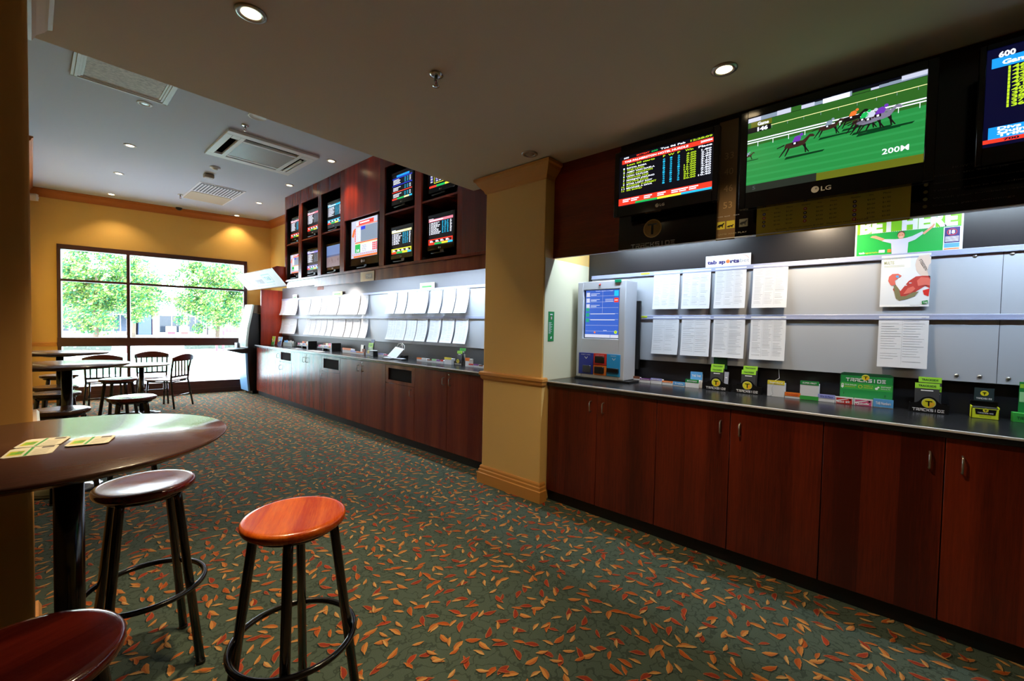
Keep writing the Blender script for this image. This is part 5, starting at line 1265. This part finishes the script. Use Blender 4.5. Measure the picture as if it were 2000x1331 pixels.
m = MB(); m.box(.06, .92, .09, .90, -.004, -.0008, mat('matte_black', (4, 4, 4), .95, spec=0.0)); m.obj('slot_recess', t)
def grillm():
    q = NT('cassette_grille'); s_ = q.n('ShaderNodeSeparateXYZ'); q.put(s_.inputs[0], q.obj())
    f = q.ma('LESS_THAN', q.ma('FRACT', q.ma('MULTIPLY', s_.outputs[0], 120.0)), .45)
    return q.done(q.mix(f, rgb(140, 132, 122), rgb(86, 80, 74)), .5)
m = MB(); m.box(.20, .78, .235, .80, -.026, -.012, grillm()); m.obj('grille', t)
m = MB(); m.box(.845, .865, .24, .80, -.05, -.028, WHITE, .004, 2); m.obj('louvre', t)
t = thing('ceiling_vent', 'white ceiling vent, half louvred and half plain beige plate', 'vent', (1.69, 7.82, ZH))
m = MB(); m.box(0, .62, 0, 1.24, -.006, -.0005, WHITE, .002, 1); m.obj('frame', t)
m = MB(); m.box(.03, .59, .03, .58, -.008, -.0062, BLKP)
for k in range(13): m.box(.045+k*.042, .060+k*.042, .035, .575, -.022, -.008, WHITE, rot=Matrix.Rotation(.6, 3, 'Y'))
m.obj('louvres', t)
m = MB(); m.box(.03, .59, .64, 1.21, -.012, -.006, mat('beige_plate', (176, 158, 124), .6)); m.obj('plate', t)
def small(name, loc, prof, mt, label, cat, seg=28, group=None):
    m = MB(); m.lathe(prof, mt, seg=seg); return tag(m.obj(name, loc=loc), label, cat, group)
small('ceiling_speaker', (1.545, 4.89, ZH), [(.085, -.0005), (.088, -.006), (.075, -.009), (.07, -.006), (.001, -.007)], OFFW, 'round flush white speaker by the low ceiling edge', 'speaker')
small('smoke_detector', (1.672, 6.94, ZH), [(.062, -.0005), (.062, -.012), (.045, -.02), (.03, -.022), (.03, -.035), (.001, -.037)], WHITE, 'round white smoke detector beside the air conditioner', 'smoke detector')
m = MB(); m.box(-.06, .06, -.045, .045, -.06, -.0005, mat('sensor_beige', (150, 136, 118), .6), .02, 3); tag(m.obj('motion_sensor', loc=(1.69, 7.33, ZH)), 'beige boxy sensor between the smoke detector and the vent', 'sensor')
def sprinkler(x, y, z, label):
    t = thing('sprinkler', label, 'sprinkler', (x, y, z), .4, 'ceiling sprinklers')
    m = MB(); m.lathe([(.035, -.0005), (.037, -.006), (.02, -.012), (.012, -.012)], CHROME, seg=24); m.obj('escutcheon', t)
    m = MB(); m.lathe([(.009, -.010), (.009, -.03), (.012, -.034), (.004, -.036)], CHROME, seg=14)
    for sx in (-1, 1): m.tube([(sx*.01, 0, -.032), (sx*.017, 0, -.045), (sx*.004, 0, -.062)], .0025, CHROME, 6)
    m.lathe([(.003, -.034), (.003, -.060)], REDP, seg=8); m.lathe([(.018, -.062), (.018, -.064), (.001, -.065)], CHROME, seg=14); m.obj('head', t)
sprinkler(1.406, 1.808, ZL, 'brass sprinkler head in the middle of the low ceiling')
sprinkler(1.527, 5.21, ZH, 'sprinkler head between the speaker disc and the air conditioner')
sprinkler(1.657, 8.90, ZH, 'sprinkler head left of the ceiling vent')
small('dome_camera', (1.83, 9.95, ZH), [(.05, -.0005), (.05, -.015), (.042, -.03), (.025, -.045), (.001, -.05)], BLKP, 'small black dome camera by the street wall cornice', 'camera')
t = thing('wall_sensor', 'small white security sensor in the far left corner under the ceiling', 'sensor', (.05, 10.26, 3.32), -.6)
m = MB(); m.box(-.05, .05, -.05, 0, -.06, .05, WHITE, .012, 2); m.obj('body', t); m = MB(); m.box(-.012, .012, 0, .06, -.01, .02, WHITE); m.obj('bracket', t)

# ------------------------------------------------------------------ the street outside
ROAD = mat('street_paving', (206, 214, 222), .8); 
b = MB(); b.box(-60, 80, 10.65, 62, -.26, -.16, ROAD); struct(b.obj('ground'), 'sunlit pale road and footpath')
b = MB(); b.box(-20, 40, 16.5, 23.0, -.16, -.05, mat('verge_green', (110, 170, 140), .9)); b.mats = b.mats; o = b.obj('grass_verge'); tag(o, 'strip of pale green grass across the road', 'grass', kind='stuff')
LEAFM = []
for nm, c in (('leaf_green', (40, 104, 70)), ('leaf_lime', (110, 156, 66)), ('leaf_yellow', (186, 184, 110))):
    q = bpy.data.materials.new(nm); q.use_nodes = True; tr = q.node_tree; pb = tr.nodes['Principled BSDF']; pb.inputs['Base Color'].default_value = rgb(*c); pb.inputs['Roughness'].default_value = .6
    tl = tr.nodes.new('ShaderNodeBsdfTranslucent'); tl.inputs[0].default_value = rgb(*c); mx = tr.nodes.new('ShaderNodeMixShader'); mx.inputs[0].default_value = .45
    tr.links.new(pb.outputs[0], mx.inputs[1]); tr.links.new(tl.outputs[0], mx.inputs[2]); tr.links.new(mx.outputs[0], tr.nodes['Material Output'].inputs[0]); LEAFM.append(q)
BARK = mat('bark', (90, 74, 60), .9)
def tree(x, y, zc, r, n, seed, label):
    t = thing('street_tree', label, 'tree', (x, y, -.16), 0, 'trees along the street'); R = random.Random(seed)
    m = MB(); m.tube([(0, 0, 0), (.05, 0, 1.2), (0, .05, zc-r*.4), (.1, 0, zc+.3)], [.14, .11, .09, .03], BARK, 8)
    for k in range(6):
        a = k*PI/3+R.random(); m.tube([(0, 0, zc-r*.5), (r*.35*math.cos(a), r*.35*math.sin(a), zc), (r*.6*math.cos(a), r*.6*math.sin(a), zc+r*.3)], [.06, .04, .015], BARK, 6)
    m.obj('trunk', t)
    m = MB(); cl = []
    for k in range(110):
        a = R.uniform(0, 2*PI); ph = math.acos(R.uniform(-1, 1)); q = r*R.uniform(.4, 1.08); cl.append((q*math.sin(ph)*math.cos(a)*1.05, q*math.sin(ph)*math.sin(a), zc+.95*q*math.cos(ph), R.uniform(.32, .62)))
    for k in range(n):
        c = R.choice(cl); d = Vector((R.gauss(0, 1), R.gauss(0, 1), R.gauss(0, 1))).normalized()*c[3]*R.uniform(.4, 1)
        p = Vector(c[:3]) + d*Vector((1.2, 1.2, .75)).length/1.6
        nn = Vector((R.gauss(0, 1), R.gauss(0, 1), R.gauss(.6, 1))).normalized(); u = nn.orthogonal().normalized(); v = nn.cross(u); s_ = R.uniform(.045, .10)
        m.face([p-u*s_, p+v*s_*.6, p+u*s_, p-v*s_*.6], LEAFM[R.choice((0, 0, 1, 1, 2))])
    m.obj('crown', t)
tree(2.4, 34, 3.6, 2.7, 30000, 1, 'leafy street tree filling the left pane of the window')
tree(8.3, 34, 3.4, 2.5, 24000, 2, 'leafy street tree at the right of the window')
tree(.2, 44, 4.0, 3.2, 14000, 3, 'farther street tree at the left edge of the window')
tree(5.6, 47, 3.4, 1.8, 7000, 4, 'farther street tree beside the window mullion')
HEDGE = LEAFM[0]
def hedge(x0, x1, y, label):
    R = random.Random(int(x0*7)); m = MB()
    for k in range(int((x1-x0)*240)):
        p = Vector((R.uniform(x0, x1), y+R.uniform(-.3, .3), R.uniform(-.10, .32))); nn = Vector((R.gauss(0, 1), R.gauss(0, 1), R.gauss(.5, 1))).normalized(); u = nn.orthogonal().normalized(); v = nn.cross(u); s_ = R.uniform(.04, .08)
        m.face([p-u*s_, p+v*s_, p+u*s_, p-v*s_], mat('hedge_dark', (74, 84, 80), .8))
    m.box(x0, x1, y-.28, y+.28, -.16, .1, mat('hedge_core', (50, 58, 50), .9))
    tag(m.obj('hedge'), label, 'hedge', 'low hedges along the median')
hedge(.4, 2.6, 29, 'low dark hedge in the left lower pane'); hedge(5.6, 8.2, 29, 'low dark hedge in the right lower pane')
REDB = mat('street_red', (150, 50, 60), .5)
for x, lab in ((2.95, 'thin red post left of the window mullion'), (6.45, 'left one of the pair of thin red posts'), (6.75, 'right one of the pair of thin red posts'), (7.95, 'thin red post at the right beside the kiosk')):
    m = MB(); m.lathe([(.05, -.16), (.05, .55), (.001, .58)], REDB, c=(0, 0, 0), seg=12); tag(m.obj('bollard', loc=(x, 26.5, 0)), lab + ' across the road', 'post', 'thin red posts across the road')
# shops
def shop(x0, x1, y, h, wall, label, aw=None, aw_c=None, wins=(), glassc=(26, 38, 56)):
    t = thing('shop', label, 'building', (x0, y, -.16), 0, None); w = x1-x0
    m = MB(); m.box(0, w, 0, 6, 0, h, wall); m.box(-.1, w+.1, -.25, 0, h-.3, h, wall); m.obj('wall', t)
    for (a, c, z0, z1) in wins:
        m = MB(); m.box(a, c, -.06, 0, z0, z1, WHITE); m.box(a+.08, c-.08, -.08, -.06, z0+.08, z1-.08, mat('shop_glass%d' % glassc[0], glassc, .15)); m.box((a+c)/2-.03, (a+c)/2+.03, -.1, -.08, z0+.08, z1-.08, WHITE); m.obj('shop_window', t)
    if aw: m = MB(); m.box(0, w, -1.6, 0, aw, aw+.35, aw_c or wall, .03, 1); m.obj('awning', t)
    return t
PKW = mat('pink_render', (104, 82, 88), .8); BLW = mat('blue_render', (46, 66, 88), .7); CRW = mat('cream_render', (98, 98, 100), .8)
shop(-6, 7.1, 58, 4.4, CRW, 'pale shop row with blue awning behind the left trees', 2.5, BLW, [(4.6+k*1.35, 5.7+k*1.35, .3, 2.1) for k in range(6)]+[(-0+k*1.5, 1.2+k*1.5, .3, 2.1) for k in range(3)])
shop(7.25, 8.25, 57.5, 3.0, mat('dark_cladding', (40, 54, 84), .6), 'narrow dark clad shop front between the pale shops')
shop(8.4, 13.2, 58, 4.2, PKW, 'pink rendered shop with a wide dark opening behind the sandwich boards', None, None, [(.5, 2.7, .2, 2.15), (2.9, 4.5, .3, 2.1)], (20, 28, 38))
shop(13.3, 24, 58, 4.6, CRW, 'cream shop row behind the right tree', 2.4, mat('green_awning', (150, 190, 150), .7), [(.3, 1.2, .2, 2.2), (1.6, 2.4, .2, 2.2), (3.4, 4.4, .3, 2.1), (5.5, 7.5, .3, 2.1)], (120, 84, 76))
for x, c, lab in ((9.25, WHITE, 'white sandwich board with dark red print outside the pink shop'), (10.35, REDP, 'red and white sandwich board outside the pink shop')):
    t = thing('sandwich_board', lab, 'sign', (x, 56.2, -.16)); m = MB(lambda u, v, L: (u, -.03-L*3, v)); m.box(0, .85, -.03, .25, 0, .95, WHITE, .02, 1); m.rect2(.1, .12, .75, .42, c if c is REDP else mat('maroon', (110, 30, 40), .5), 1); m.text2('SALE' if 0 else 'LOANS', .14, .5, .22, REDP, .58, 1, bold=.04); m.obj('board', t)
t = thing('street_bench', 'red slatted bench outside the cream shops', 'bench', (14.0, 55.5, -.16)); m = MB()
for k in range(4): m.box(0, 2.1, .0, .03, .45+k*.1, .52+k*.1, REDB)
for k in range(4): m.box(0, 2.1, -.45+k*.11, -.37+k*.11, .42, .45, REDB)
m.obj('slats', t); m = MB()
for a in (.1, 1.95): m.box(a, a+.06, -.4, .03, 0, .42, REDB)
m.obj('frame', t)
